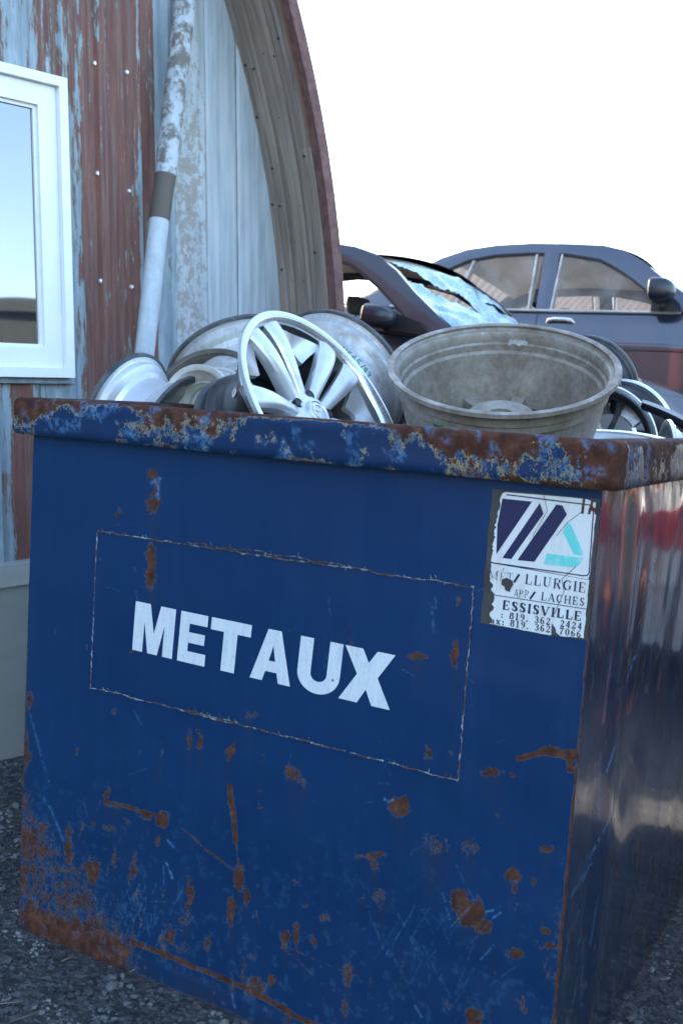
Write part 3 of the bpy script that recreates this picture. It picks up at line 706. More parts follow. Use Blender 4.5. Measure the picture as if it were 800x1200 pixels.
# welded plate outline: cracked, flaking seam
def wobble_line(mb, p, q, n_, amp, r, jag=.0):
    for i in range(n_):
        t0, t1 = i/n_, (i+1)/n_
        if random.random() < .04: continue
        a = (p[0]+(q[0]-p[0])*t0, p[1]+(q[1]-p[1])*t0+pj[0]); 
        pj[0] = pj[0]*.7+random.uniform(-amp, amp)
        b = (p[0]+(q[0]-p[0])*t1, p[1]+(q[1]-p[1])*t1+pj[0])
        rr_ = r*random.uniform(.5, 1.35)
        mb.tube([(a[0], sheet_y(*a)-.0012, a[1]), (b[0], sheet_y(*b)-.0012, b[1])], rr_, 5)
        if random.random() < jag:
            l = random.uniform(.003, .010); dxx = random.uniform(-.006, .002)
            mb.tube([(b[0], sheet_y(*b)-.001, b[1]), (b[0]+dxx, sheet_y(*b)-.002, b[1]+l*random.choice([1, 1, -.6]))], .0006, 4)
c1, c2, c3, c4 = fp(115, 622), fp(555, 688), fp(537, 914), fp(107, 805)
mb = MB()
for (p, q, k, j) in ((c1, c2, 150, .3), (c2, c3, 75, .3), (c3, c4, 150, .15), (c4, c1, 70, .12)):
    pj = [0]
    if abs(p[0]-q[0]) > .2:
        wobble_line(mb, p, q, k, .0013, .0014, j)
        pj = [0]
        t = (.28, .75) if p is c1 else (.55, .7)
        pa = (p[0]+(q[0]-p[0])*t[0], p[1]+(q[1]-p[1])*t[0]+.004); pb = (p[0]+(q[0]-p[0])*t[1], p[1]+(q[1]-p[1])*t[1]+.004)
        wobble_line(mb, pa, pb, 60, .0016, .0009, .4)
    else:
        pj = [0]
        for i in range(k):
            t0, t1 = i/k, (i+1)/k; o1 = random.uniform(-.0012, .0012)
            mb.tube([(p[0]+(q[0]-p[0])*t0+pj[0], -.002, p[1]+(q[1]-p[1])*t0), (p[0]+(q[0]-p[0])*t1+o1, -.002, p[1]+(q[1]-p[1])*t1)], .0012*random.uniform(.5, 1.3), 5)
            pj[0] = o1
mb.build('weld_seam', M['seam'], bn)

# METAUX
TL, TR, BL, BR = (161, 704), (465, 768), (156, 761), (457, 832)
def lq(x, y):   # x 0..1 along the word, y 0..1 up
    b = (BL[0]+(BR[0]-BL[0])*x, BL[1]+(BR[1]-BL[1])*x); t = (TL[0]+(TR[0]-TL[0])*x, TL[1]+(TR[1]-TL[1])*x)
    return fp(b[0]+(t[0]-b[0])*y, b[1]+(t[1]-b[1])*y)
def arc(cx, cy, rx, ry, a0, a1, k=14): return [(cx+rx*math.cos(rad(a0+(a1-a0)*i/k)), cy+ry*math.sin(rad(a0+(a1-a0)*i/k))) for i in range(k+1)]
G = {
 'M': [[(0, 0), (.25, 0), (.25, .62), (.25, 1), (0, 1)], [(.75, 0), (1, 0), (1, 1), (.75, 1), (.75, .62)], [(.25, 1), (.25, .62), (.38, 0), (.50, 0), (.50, .42), (.37, 1)], [(.75, 1), (.63, 1), (.50, .42), (.50, 0), (.62, 0), (.75, .62)]],
 'E': [[(0, 0), (.34, 0), (.34, 1), (0, 1)], [(.34, 0), (1, 0), (1, .23), (.34, .23)], [(.34, .40), (.92, .40), (.92, .61), (.34, .61)], [(.34, .78), (.98, .78), (.98, 1), (.34, 1)]],
 'T': [[(.33, 0), (.67, 0), (.67, .76), (.33, .76)], [(0, .76), (1, .76), (1, 1), (0, 1)]],
 'A': [[(0, 0), (.30, 0), (.36, .19), (.42, .40), (.5, .70), (.5, 1), (.34, 1)], [(1, 0), (.70, 0), (.64, .19), (.58, .40), (.5, .70), (.5, 1), (.66, 1)], [(.36, .19), (.64, .19), (.58, .40), (.42, .40)]],
 'U': [[(0, .36), (.31, .36), (.31, 1), (0, 1)], [(.69, .36), (1, .36), (1, 1), (.69, 1)]],
 'X': [[(0, 0), (.36, 0), (.5, .27), (.64, 0), (1, 0), (.70, .52), (.5, .52), (.30, .52)], [(.30, .52), (.5, .52), (.70, .52), (.98, 1), (.64, 1), (.5, .76), (.36, 1), (.02, 1)]],
}
uo = arc(.5, .36, .5, .38, 180, 360); ui = arc(.5, .36, .19, .15, 180, 360)
for i in range(14): G['U'].append([uo[i], uo[i+1], ui[i+1], ui[i]])
mb = MB()
for ch, x0, x1 in (('M', 0, .155), ('E', .175, .281), ('T', .292, .445), ('A', .456, .612), ('U', .633, .797), ('X', .800, 1.0)):
    for poly in G[ch]:
        pts = [lq(x0+(x1-x0)*a, b) for a, b in poly]
        k = len(mb.v); mb.add([(p[0], sheet_y(*p)-.0012, p[1]) for p in pts], [tuple(range(len(pts)))])
import bmesh
me = mb.mesh('stencil_lettering', M['letter'], smooth=False)
bm = bmesh.new(); bm.from_mesh(me); bmesh.ops.triangulate(bm, faces=bm.faces); bmesh.ops.subdivide_edges(bm, edges=[e for e in bm.edges if e.calc_length() > .006], cuts=3, use_grid_fill=True)
bmesh.ops.triangulate(bm, faces=bm.faces); bmesh.ops.recalc_face_normals(bm, faces=bm.faces)
for v in bm.verts: v.co.y = sheet_y(v.co.x, v.co.z)-.0012
bm.to_mesh(me); bm.free()
lo = bpy.data.objects.new('lettering', me); col.objects.link(lo); lo.parent = bn; lo['label'] = 'white word METAUX in heavy capitals'
vv = [v.co for v in me.vertices]; e1 = fp(232, 760); e2 = fp(391, 798)
attr(lo, 'rust', [max(1.1*math.exp(-(((v[0]-e1[0])/.015)**2+((v[2]-e1[1])/.005)**2)), .8*math.exp(-(((v[0]-e2[0])/.004)**2+((v[2]-e2[1])/.007)**2))) for v in vv])

# company sticker, described in its own enlarged drawing
def z6(x, y, off=.0016):
    u, v = 540+x/3.077, 550+y/3.077; p = fp(u, v); return (p[0], sheet_y(*p)-off, p[1])
stk = empty('sticker'); stk.parent = bn; stk['label'] = 'peeling white company sticker with navy and turquoise emblem'
def poly6(mb, pts, off): mb.add([z6(x, y, off) for x, y in pts], [tuple(range(len(pts)))])
def rag(p, q, k, a):
    out = []
    for i in range(k):
        t = i/k; out.append((p[0]+(q[0]-p[0])*t+(random.uniform(-a, a) if i else 0), p[1]+(q[1]-p[1])*t+(random.uniform(-a, a)*.4 if i else 0)))
    return out
def strip6(mb, pts, w_, off):
    for a, b in zip(pts, pts[1:]):
        dx_, dy_ = b[0]-a[0], b[1]-a[1]; L = math.hypot(dx_, dy_) or 1; ox, oy = -dy_/L*w_/2, dx_/L*w_/2; ex, ey = dx_/L*w_*.2, dy_/L*w_*.2
        poly6(mb, [(a[0]-ox-ex, a[1]-oy-ey), (b[0]-ox+ex, b[1]-oy+ey), (b[0]+ox+ex, b[1]+oy+ey), (a[0]+ox-ex, a[1]+oy-ey)], off)
mb = MB(); poly6(mb, rag((112, 70), (502, 108), 20, 1)+rag((502, 108), (455, 618), 14, 2)+rag((455, 618), (70, 555), 20, 2)+rag((70, 555), (112, 70), 16, 3), .0008); mb.build('glue_patch', M['glue'], stk, smooth=False)
def fan6(mb, centre, pts, off):
    k = len(pts); mb.add([z6(*centre, off)]+[z6(x, y, off) for x, y in pts], [(0, 1+i, 1+(i+1) % k) for i in range(k)])
mb = MB()
fan6(mb, (300, 230), [(150, 86)]+rag((160, 82), (430, 104), 10, 1)+[(455, 108), (490, 122)]+rag((490, 122), (462, 393), 12, 1.6)+[(458, 397)]+rag((458, 397), (112, 334), 12, 1)+rag((112, 334), (128, 180), 22, 6)+rag((128, 180), (150, 86), 10, 4), .0014)
fan6(mb, (280, 470), rag((108, 338), (462, 399), 10, .8)+rag((462, 399), (442, 608), 12, 1.5)+rag((442, 608), (345, 600), 6, 4)+[(340, 585), (328, 583), (325, 598)]+rag((320, 597), (104, 556), 14, 3)+rag((104, 556), (118, 470), 12, 7)+rag((122, 462), (104, 400), 8, 8)+rag((104, 400), (108, 338), 6, 3), .0014)
mb.build('white_sheet', M['decal'], stk, smooth=False)
mb = MB()
poly6(mb, [(150, 105), (257, 116), (128, 306), (132, 200)], .0020)
poly6(mb, [(285, 121), (298, 160), (182, 323), (150, 319)], .0020)
poly6(mb, [(344, 127), (366, 130), (382, 163), (265, 333), (204, 327)], .0020)
strip6(mb, [(165, 91), (462, 128), (474, 133), (478, 146), (462, 372), (455, 382), (440, 383), (110, 336)], 4.5, .0018)
mb.build('navy_emblem', M['navy_ink'], stk, smooth=False)
mb = MB(); poly6(mb, [(386, 190), (398, 202), (440, 296), (438, 311), (408, 306), (367, 226)], .0020); poly6(mb, [(310, 303), (442, 319), (424, 346), (404, 352), (299, 341)], .0020)
mb.build('turquoise_emblem', M['cyan_ink'], stk, smooth=False)
# small book lettering: strokes with hairlines and serifs, unit square
def sf(x, y, w_=.30): return [('h', x-w_/2, y, x+w_/2)]
TK = .15
GL = {
 'M': (1.0, [('t', .15, 0, .15, 1), ('T', .85, 0, .85, 1), ('T', .15, 1, .5, .1), ('t', .85, 1, .5, .1)]+sf(.15, 0)+sf(.85, 0)+sf(.1, 1, .2)+sf(.9, 1, .2)),
 'E': (.75, [('T', .2, 0, .2, 1), ('h', .05, 0, .85), ('h', .05, 1, .82), ('h', .2, .5, .6), ('t', .85, 0, .85, .25), ('t', .82, 1, .82, .78), ('t', .6, .4, .6, .6)]),
 'T': (.8, [('T', .5, 0, .5, 1), ('h', .05, 1, .95), ('t', .06, 1, .06, .75), ('t', .94, 1, .94, .75)]+sf(.5, 0)),
 'L': (.75, [('T', .25, 0, .25, 1), ('h', .08, 0, .9), ('t', .9, 0, .9, .3)]+sf(.25, 1)),
 'U': (.9, [('T', .22, .25, .22, 1), ('t', .8, .25, .8, 1), ('T', .22, .27, .34, .06), ('t', .34, .03, .64, .03), ('t', .62, .03, .8, .27)]+sf(.22, 1)+sf(.8, 1, .25)),
 'R': (.85, [('T', .22, 0, .22, 1), ('h', .1, 1, .6), ('t', .6, 1, .75, .86), ('T', .76, .9, .76, .65), ('t', .75, .66, .6, .52), ('h', .22, .5, .6), ('T', .5, .5, .85, 0)]+sf(.22, 0)+sf(.88, 0, .15)),
 'G': (.9, [('t', .8, .78, .66, .97), ('h', .38, .99, .68), ('T', .38, .97, .17, .72), ('T', .15, .75, .15, .25), ('T', .17, .28, .38, .03), ('h', .38, .01, .68), ('t', .68, .02, .8, .14), ('T', .8, .1, .8, .42), ('t', .82, .78, .82, 1)]+sf(.8, .44)),
 'I': (.4, [('T', .5, 0, .5, 1)]+[('h', .12, 0, .88), ('h', .12, 1, .88)]),
 'A': (.9, [('t', .12, 0, .48, 1), ('T', .86, 0, .5, 1), ('h', .26, .33, .74)]+sf(.12, 0, .24)+sf(.86, 0, .26)),
 'P': (.75, [('T', .22, 0, .22, 1), ('h', .08, 1, .6), ('t', .6, 1, .78, .86), ('T', .79, .9, .79, .62), ('t', .78, .64, .6, .48), ('h', .22, .46, .6)]+sf(.22, 0)),
 'C': (.85, [('t', .85, .75, .7, .96), ('h', .38, .99, .7), ('T', .38, .97, .17, .72), ('T', .15, .75, .15, .25), ('T', .17, .28, .38, .03), ('h', .38, .01, .7), ('t', .7, .03, .86, .22), ('t', .86, .75, .86, 1)]),
 'H': (.95, [('T', .2, 0, .2, 1), ('T', .8, 0, .8, 1), ('h', .2, .5, .8)]+sf(.2, 0)+sf(.8, 0)+sf(.2, 1)+sf(.8, 1)),
 'S': (.65, [('t', .82, .78, .66, .97), ('h', .36, .99, .66), ('T', .36, .98, .18, .8), ('T', .18, .84, .3, .6), ('T', .26, .62, .74, .4), ('T', .72, .42, .82, .18), ('T', .82, .22, .64, .03), ('h', .34, .01, .66), ('t', .34, .02, .16, .22), ('t', .83, .76, .83, .98), ('t', .16, .02, .16, .25)]),
 'V': (.9, [('T', .14, 1, .5, 0), ('t', .86, 1, .52, 0)]+sf(.14, 1, .26)+sf(.86, 1, .24)),
 '8': (.6, [('t', .3, .95, .7, .95), ('T', .25, .9, .25, .62), ('T', .75, .9, .75, .62), ('h', .3, .53, .7), ('T', .2, .45, .2, .1), ('T', .8, .45, .8, .1), ('t', .25, .03, .75, .03)]),
 '1': (.5, [('T', .5, 0, .5, 1), ('t', .5, 1, .28, .84), ('h', .2, 0, .8)]),
 '9': (.6, [('T', .78, .85, .78, .3), ('t', .75, .9, .6, .98), ('h', .35, .98, .62), ('T', .22, .85, .22, .6), ('h', .28, .46, .75), ('t', .78, .3, .5, .03), ('h', .25, .02, .5)]),
 '3': (.6, [('t', .2, .8, .32, .97), ('h', .32, .98, .65), ('T', .76, .88, .76, .65), ('h', .38, .54, .7), ('T', .8, .45, .8, .12), ('h', .3, .02, .68), ('t', .3, .02, .17, .2)]),
 '6': (.6, [('t', .8, .92, .5, .98), ('t', .5, .98, .25, .7), ('T', .22, .72, .22, .12), ('h', .3, .02, .7), ('T', .79, .12, .79, .42), ('h', .3, .52, .72)]),
 '2': (.6, [('t', .2, .75, .3, .96), ('h', .3, .98, .65), ('T', .77, .88, .77, .66), ('t', .77, .66, .18, .06), ('T', .18, .05, .85, .05), ('t', .85, .05, .85, .22)]),
 '4': (.6, [('T', .66, 0, .66, 1), ('t', .62, 1, .14, .3), ('h', .12, .28, .9), ('h', .5, 0, .82)]),
 '7': (.6, [('T', .16, .95, .86, .95), ('t', .84, .95, .42, .4), ('T', .42, .42, .38, 0), ('t', .16, .98, .16, .78)]),
 '0': (.6, [('T', .2, .2, .2, .8), ('T', .8, .2, .8, .8), ('t', .2, .8, .4, .98), ('h', .38, .98, .62), ('t', .6, .98, .8, .8), ('t', .2, .2, .4, .02), ('h', .38, .02, .62), ('t', .6, .02, .8, .2)]),
 'a': (.6, [('T', .7, 0, .7, .5), ('t', .7, .5, .3, .6), ('h', .3, .34, .7), ('T', .26, .3, .26, .08), ('h', .3, .02, .7)]),
 'x': (.6, [('T', .15, .6, .8, 0), ('t', .8, .6, .15, 0), ('h', .02, 0, .35), ('h', .62, 0, .95), ('h', .02, .6, .35), ('h', .62, .6, .95)]),
 '.': (.3, [('T', .5, 0, .5, .13)]), ':': (.35, [('T', .5, 0, .5, .13), ('T', .5, .42, .5, .56)]), ' ': (.45, []),
 '/': (.5, [('B', .0, 0, .9, 1)]),
}
def text_line(mb, s, pl, pr, hgt, bold=1.0, skew=-.09):
    tot = sum(GL[c][0]+.16 for c in s); x = 0
    bx, by = pr[0]-pl[0], pr[1]-pl[1]; L = math.hypot(bx, by); unit = 1/tot
    for c in s:
        w_, st_ = GL[c]
        def P_(a, b): t = (x+a*w_)*unit; return (pl[0]+bx*t+skew*-1*0+b*hgt*.10*-1*-1*0 + b*hgt*.09, pl[1]+by*t-b*hgt)
        for q in st_:
            if q[0] == 'h': strip6(mb, [P_(q[1], q[2]), P_(q[3], q[2])], 2.1*bold, .0022)
            else:
                ww = {'T': TK*hgt*1.1, 't': 1.9, 'B': 8}[q[0]]*bold
                strip6(mb, [P_(q[1], q[2]), P_(q[3], q[4])], ww, .0021)
        x += w_+.16
mb = MB()
text_line(mb, 'M', (99, 394), (140, 398), 30, .8); text_line(mb, 'E', (140, 399), (164, 402), 30, .55); text_line(mb, 'T', (164, 402), (193, 406), 30, .7)
strip6(mb, [(150, 364), (158, 354)], 3, .0021)
text_line(mb, 'A', (190, 458), (210, 461), 27, .7); text_line(mb, 'PP', (208, 460), (248, 465), 27, .8)
mb.build('faded_print', M['ink'], stk, smooth=False)
mb = MB()
text_line(mb, '/', (193, 406), (214, 409), 29, 1.0); text_line(mb, 'LLURGIE', (230, 411), (455, 445), 34, 1.0)
text_line(mb, '/', (250, 466), (272, 468), 25, .9); text_line(mb, 'LACHES', (288, 470), (449, 492), 27, .95)
strip6(mb, [(118, 452), (452, 503)], 2.6, .0021)
text_line(mb, 'ESSISVILLE', (150, 503), (440, 546), 31, 1.5)
text_line(mb, ': 819. 362. 2424', (143, 533), (440, 578), 23, 1.25)
text_line(mb, 'ax: 819. 362. 7066', (106, 553), (436, 606), 23, 1.25)
mb.build('print', M['navy_ink'], stk, smooth=False)
mb = MB()
strip6(mb, [(444, 106), (438, 158)], 9, .0024); mb.build('rust_run', M['rust'], stk, smooth=False); mb = MB()
for pts in ([(474, 116), (462, 160)], [(492, 120), (486, 160)]): strip6(mb, pts, 9, .0024)
strip6(mb, [(465, 140), (495, 150)], 14, .0023); mb.build('rust_run', M['rust'], stk, smooth=False); mb = MB()
strip6(mb, [(300, 95), (312, 150), (262, 235), (268, 300)], 1.6, .0023); mb.build('paper_crack', M['rust'], stk, smooth=False); mb = MB()
strip6(mb, [(440, 150), (385, 190), (345, 240)], 1.6, .0023); mb.build('paper_crack', M['rust'], stk, smooth=False); mb = MB()
strip6(mb, [(415, 350), (365, 395), (372, 440), (338, 520)], 2, .0023)
mb.build('paper_crack', M['rust'], stk, smooth=False)
mb = MB(); fan6(mb, (168, 412), [(150+random.uniform(-4, 4), 396), (165, 390), (186, 400), (190, 414), (182, 428), (176, 442), (160, 434), (158, 422), (146, 414)], .0025); mb.build('torn_hole', M['glue'], stk, smooth=False)
mb = MB(); fan6(mb, (335, 576), [(328, 560), (338, 566), (344, 580), (338, 594), (326, 588)], .0025)
mb.build('torn_hole', M['glue'], stk, smooth=False)

# ------------------------------------------------------------------ wheels
def barrel_profile(R, Wd, tp=1.0):
    if tp == 'tub':
        o = [(R, 0), (R+.001, .006), (R-.003, .011), (R-.013, .013), (R-.016, .018), (R-.016, .038), (R-.021, .042), (R-.021, .058), (R-.028, .064), (R-.031, Wd*.45), (R-.040, Wd*.65), (R-.050, Wd*.85), (R-.052, Wd*.94), (R-.046, Wd)]
        return o, [(r-(.010 if 0 < i < 13 else .006), z) for i, (r, z) in enumerate(o)][::-1]
    o = [(R, 0), (R+.001, .006), (R-.003, .010), (R-.012, .012), (R-.016, .016), (R-.018, Wd*.17), (R-.022, Wd*.19), (R-.046, Wd*.27), (R-.046, Wd*.42), (R-.045, Wd*.62), (R-.030, Wd*.72), (R-.022, Wd*.78), (R-.018, Wd-.020), (R-.014, Wd-.013), (R-.004, Wd-.010), (R, Wd-.005), (R, Wd)]
    i = [(R-.006, Wd), (R-.014, Wd-.006), (R-.024, Wd-.018), (R-.028, Wd*.80), (R-.052, Wd*.60), (R-.053, Wd*.42), (R-.048, Wd*.31), (R-.030, Wd*.20), (R-.024, Wd*.15), (R-.022, .018), (R-.014, .006), (R-.006, 0)]
    k = lambda z: 1-(1-tp)*(1-z/Wd)**1.2 if z < Wd else 1
    return [(r*k(z), z) for r, z in o], [(r*k(z), z) for r, z in i]
def barrel(mb, R, Wd, seg=96, tp=1.0):
    o, i = barrel_profile(R, Wd, tp); mb.rev(o+i, seg); return mb
def spoke(mb, ang, r0_, r1_, w0, w1, z0, z1, depth, off0=0, off1=0, bow=.0, N=10):
    """tapered spoke with a ridge, from the hub to the rim; off = sideways shift"""
    rows = []
    for k in range(N+1):
        t = k/N; r = r0_+(r1_-r0_)*t; w_ = (w0+(w1-w0)*t**1.3)/2; z = z0+(z1-z0)*smooth01(t)+bow*math.sin(t*math.pi); o = off0+(off1-off0)*t
        dp = depth*(1-.25*t)
        sec = [(-w_, z-dp), (-w_*1.08, z-dp*.3), (-w_*.86, z-.003), (-w_*.55, z), (w_*.55, z), (w_*.86, z-.003), (w_*1.08, z-dp*.3), (w_, z-dp)]
        c_, s_ = math.cos(ang), math.sin(ang)
        rows.append([(r*c_-(o+q)*s_, r*s_+(o+q)*c_, zz_) for q, zz_ in sec]+[(r*c_-(o+sec[0][0])*s_, r*s_+(o+sec[0][0])*c_, sec[0][1])])
    mb.grid(rows); return mb
def wheel(name, label, R, Wd, mats, style='five', group='old wheel rims piled in the blue bin', seg=96, tp=1.0):
    """mats: barrel, face, edge"""
    t = empty(name); tag(t, label, 'wheel rim', group)
    mb = MB(); barrel(mb, R, Wd, seg, tp); mb.build('barrel', mats[0], t)
    # flanges as separate, differently worn edges
    for z0_, sgn in ((0, 1), (Wd, -1)):
        if tp == 'tub' and z0_: continue
        Rk = R if (z0_ or tp == 'tub') else R*tp
        mb = MB(); mb.rev([(Rk+.0025, z0_-.0015*sgn), (Rk+.003, z0_+.008*sgn), (Rk-.003, z0_+.0115*sgn), (Rk-.009, z0_+.009*sgn), (Rk-.013, z0_-.0005*sgn), (Rk-.006, z0_-.003*sgn)], seg)
        mb.build('flange', mats[2] if (z0_ or len(mats) < 4) else mats[3], t)
    ri_ = R-(.026 if tp != 'tub' else .056)
    if style == 'split':     # five pairs of arms, wide at the rim
        mb = MB()
        for k in range(5):
            a = math.pi/2+k*2*math.pi/5
            for sg in (-1, 1):
                spoke(mb, a, .038, ri_+.004, .027, .054, Wd-.036, Wd-.006, .036, sg*.015, sg*.042, .010, 16)
            a += math.pi/5                         # recessed plate between the double arms, out by the rim
            rows = []
            for q in range(11):
                tt = q/10; r = R*.70+(ri_-R*.70)*tt; ha = .15+.24*tt; zt = Wd-.044+.026*tt
                rows.append([(r*(1+.09*(1-tt)*math.cos(y_*3.14))*math.cos(a+y_*ha), r*(1+.09*(1-tt)*math.cos(y_*3.14))*math.sin(a+y_*ha), zt-.006*math.cos(y_*1.5)) for y_ in np.linspace(-1, 1, 11)])
            mb.grid(rows); mb.grid([[(x, y, z-.012) for x, y, z in r_] for r_ in rows], flip=True)
            mb.grid([rows[0], [(x, y, z-.012) for x, y, z in rows[0]]])
        mb.rev([(.030, Wd-.030), (.040, Wd-.028), (.058, Wd-.034), (.068, Wd-.045), (.070, Wd-.075), (.030, Wd-.075)], 48)
        mb.build('spokes', mats[1], t)
        mb = MB(); mb.rev([(R-.004, Wd+.0015), (R-.010, Wd+.002), (R-.018, Wd-.004), (R-.022, Wd-.010), (R-.023, Wd-.03), (R-.018, Wd-.03)], seg); mb.build('outer_ring', mats[2], t)
        for k in range(5):
            a = math.pi/2+math.pi/5+k*2*math.pi/5
            mb = MB(); mb.rev([(.0001, 0), (.0095, 0), (.0105, .0015), (.012, 0), (.012, -.012)], 20, closed=False)
            mb.xf(Matrix.Translation((.052*math.cos(a), .052*math.sin(a), Wd-.0300))); mb.build('bolt_hole', M['black'], t)
        mb = MB(); mb.rev([(.0001, Wd-.020), (.024, Wd-.0205), (.026, Wd-.022), (.028, Wd-.0195), (.031, Wd-.020), (.033, Wd-.026), (.033, Wd-.035)], 48, closed=False)
        cp = mb.build('centre_cap', mats[1], t)
        mb = MB(); mb.rev([(.016, Wd-.0200), (.0165, Wd-.0180), (.0205, Wd-.0180), (.021, Wd-.0202)], 40, closed=False)
        for k in range(3):
            a = k*2*math.pi/3+.3; c_, s_ = math.cos(a), math.sin(a)
            mb.obox((c_*.008, s_*.008, Wd-.019), (c_*.009, s_*.009, 0), (-s_*.0016, c_*.0016, 0), (0, 0, .0009))
        mb.build('cap_emblem', mats[2], cp)
    elif style == 'five':
        mb = MB()
        for k in range(5):
            a = math.pi/2+k*2*math.pi/5; spoke(mb, a, .04, ri_-.006, .055, .075, Wd-.045, Wd-.020, .035, 0, 0, .008)
        mb.rev([(.030, Wd-.035), (.055, Wd-.037), (.072, Wd-.046), (.076, Wd-.085), (.030, Wd-.085)], 40)
        mb.build('spokes', mats[1], t)
    elif style == 'multi':
        mb = MB()
        for k in range(10):
            a = k*2*math.pi/10; spoke(mb, a, .05, ri_-.006, .020, .034, Wd-.040, Wd-.018, .03, 0, 0, .006, 6)
        mb.rev([(.030, Wd-.035), (.060, Wd-.037), (.074, Wd-.046), (.076, Wd-.085), (.030, Wd-.085)], 40)
        mb.build('spokes', mats[1], t)
    elif style == 'steel':
        mb = MB(); P = []; NN = 80
        for i in range(NN):
            a = 2*math.pi*i/NN; row = []
            for (r, z) in ((.03, Wd-.05), (.05, Wd-.05), (.07, Wd-.045), (.085, Wd-.03), (R*.60, Wd-.028), (R*.70, Wd-.035), (R*.80, Wd-.05), (R-.045, Wd-.075), (R-.04, Wd-.10)): row.append((r*math.cos(a), r*math.sin(a), z))
            P.append(row)
        mb.grid(P, wrap=True, skip=lambda i, j: j in (5, 6) and (i % 10) in (1, 2, 3, 4, 5)); mb.build('disc', mats[1], t)
    return t
cv = lambda a: r2*math.cos(a)+u2*math.sin(a)
def aim(t, u, v, depth, ang, tilt, ref, away=False, spin=0.0, yto=None):
    """set the wheel so that the plane at height ref along its axis has its centre at (u, v); its outward
    axis leans 'tilt' degrees off the line of sight towards direction ang (degrees, counter-clockwise)"""
    c = at(u, v, depth); toC = CAM-c; toC /= np.linalg.norm(toC)
    idir = cv(rad(ang)); idir = idir-toC*(idir@toC); idir /= np.linalg.norm(idir)
    ax = toC*math.cos(rad(tilt))*(-1 if away else 1)+idir*math.sin(rad(tilt))
    q0 = Vector(ax).to_track_quat('Z', 'Y').to_matrix()
    if yto is not None:
        yd_ = q0.inverted() @ Vector(cv(rad(yto))); spin = math.degrees(math.atan2(yd_.y, yd_.x))-90+spin
    q = q0.to_4x4() @ Matrix.Rotation(rad(spin), 4, 'Z')
    t.matrix_world = Matrix.Translation(Vector(c-ax*ref)) @ q
    return t
A_, G_, DK = M['alloy'], M['alloy_dull'], M['dark_edge']
# the bright split-spoke wheel in the middle
w4 = wheel('wheel_rim', 'bright silver split-spoke wheel rim with dark barrel leaning in the middle of the heap', .245, .21, (M['black_rim'], A_, M['alloy_rim'], DK), 'split', tp=.80)
aim(w4, 379, 479, 2.32, 36, 60.5, .203, spin=4, yto=127)
mb = MB(); R_ = .245-.0165
def on_barrel(a, z, r): return (r*math.cos(a), r*math.sin(a), z)
LOC = w4.matrix_world.inverted()
def barrel_patch(parent, R, a0, a1, z0, z1, mat, name, prof_r=None):
    m_ = MB(); P = []
    for i in range(9):
        a = a0+(a1-a0)*i/8; P.append([on_barrel(a, z0+(z1-z0)*j/3, R) for j in range(4)])
    m_.grid(P); return m_.build(name, mat, parent)
# direction on the barrel that faces the camera
def face_angle(t):
    c = t.matrix_world.inverted() @ Vector(CAM); return math.atan2(c.y, c.x)
# valve stem, seen through the spokes
mb = MB(); mb.tube([(.10, .185, .150), (.098, .180, .172)], [.006, .004], 10); mb.build('valve_stem', M['brass'], w4)
def ink(parent, strokes, R, a_c, z_c, size, flip=False, prof=None, mat='green_ink', width=.0016):
    m_ = MB()
    for st_ in strokes:
        pts = []
        for (x, y) in st_:
            xx_ = -x if flip else x; yy_ = -y if flip else y
            pts.append(on_barrel(a_c+xx_*size/R, z_c+yy_*size, (prof(z_c+yy_*size) if prof else R)+.0006))
        m_.tube(pts, width, 5)
    return m_.build('marker_writing', M[mat], parent)
HW = {'N': [[(0, 0), (0, 1), (.6, 0), (.6, 1)]], '6': [[(.5, .95), (.15, .7), (.05, .3), (.3, 0), (.55, .25), (.3, .5), (.08, .35)]], '4': [[(.4, 0), (.4, 1), (0, .35), (.6, .35)]],
      '5': [[(.55, 1), (.1, 1), (.08, .6), (.4, .6), (.55, .3), (.35, 0), (.05, .1)]], '9': [[(.5, .6), (.25, .5), (.08, .75), (.3, 1), (.5, .8), (.45, 0)]], '3': [[(.05, .95), (.5, .9), (.25, .55), (.5, .3), (.25, 0), (.0, .1)]],
      '8': [[(.3, .5), (.05, .75), (.3, 1), (.5, .75), (.3, .5), (.02, .25), (.3, 0), (.55, .25), (.3, .5)]], 'O': [[(.3, 0), (.03, .4), (.25, 1), (.55, .6), (.3, 0)]], '/': [[(.05, -.1), (.4, 1.1)]], '.': [[(.1, 0), (.14, .05)]], ' ': []}
def hand(s):
    out = []; x = 0
    for c in s:
        out += [[(x+a, b) for a, b in q] for q in HW[c]]; x += .8 if c not in './' else .5
    return [[(a-x/2, b-.5) for a, b in q] for q in out]
def interp_prof(R, Wd, tp=1.0):
    o, _ = barrel_profile(R, Wd, tp); zs_ = [p[1] for p in o]; rs_ = [p[0] for p in o]
    return lambda z: float(np.interp(z, zs_, rs_))
fa = face_angle(w4)
pw4 = interp_prof(.245, .21, .80)
def dir_angle(t, vec):
    q = t.matrix_world.inverted().to_3x3() @ Vector(vec); return math.atan2(q.y, q.x)
lb = dir_angle(w4, -fw*.95+u2*.62-r2*.35)
m_ = MB(); P = [[on_barrel(lb-.05+.013*i, .112+.011*j, pw4(.112+.011*j)+.0015) for j in range(4)] for i in range(9)]
m_.grid(P); m_.build('paper_label', M['white_pl'], w4)
m_ = MB()
for q, w_ in ((.118, .0025), (.126, .002), (.134, .002)): m_.tube([on_barrel(lb-.03+.010*i, q, pw4(q)+.0022) for i in range(6)], .0009, 5)
m_.build('label_print', M['red_ink'], w4)

M['tape'] = mat_metal('old_tape', (.42, .42, .42), (.2, .18, .16), .9, .7, 0, scale=6)
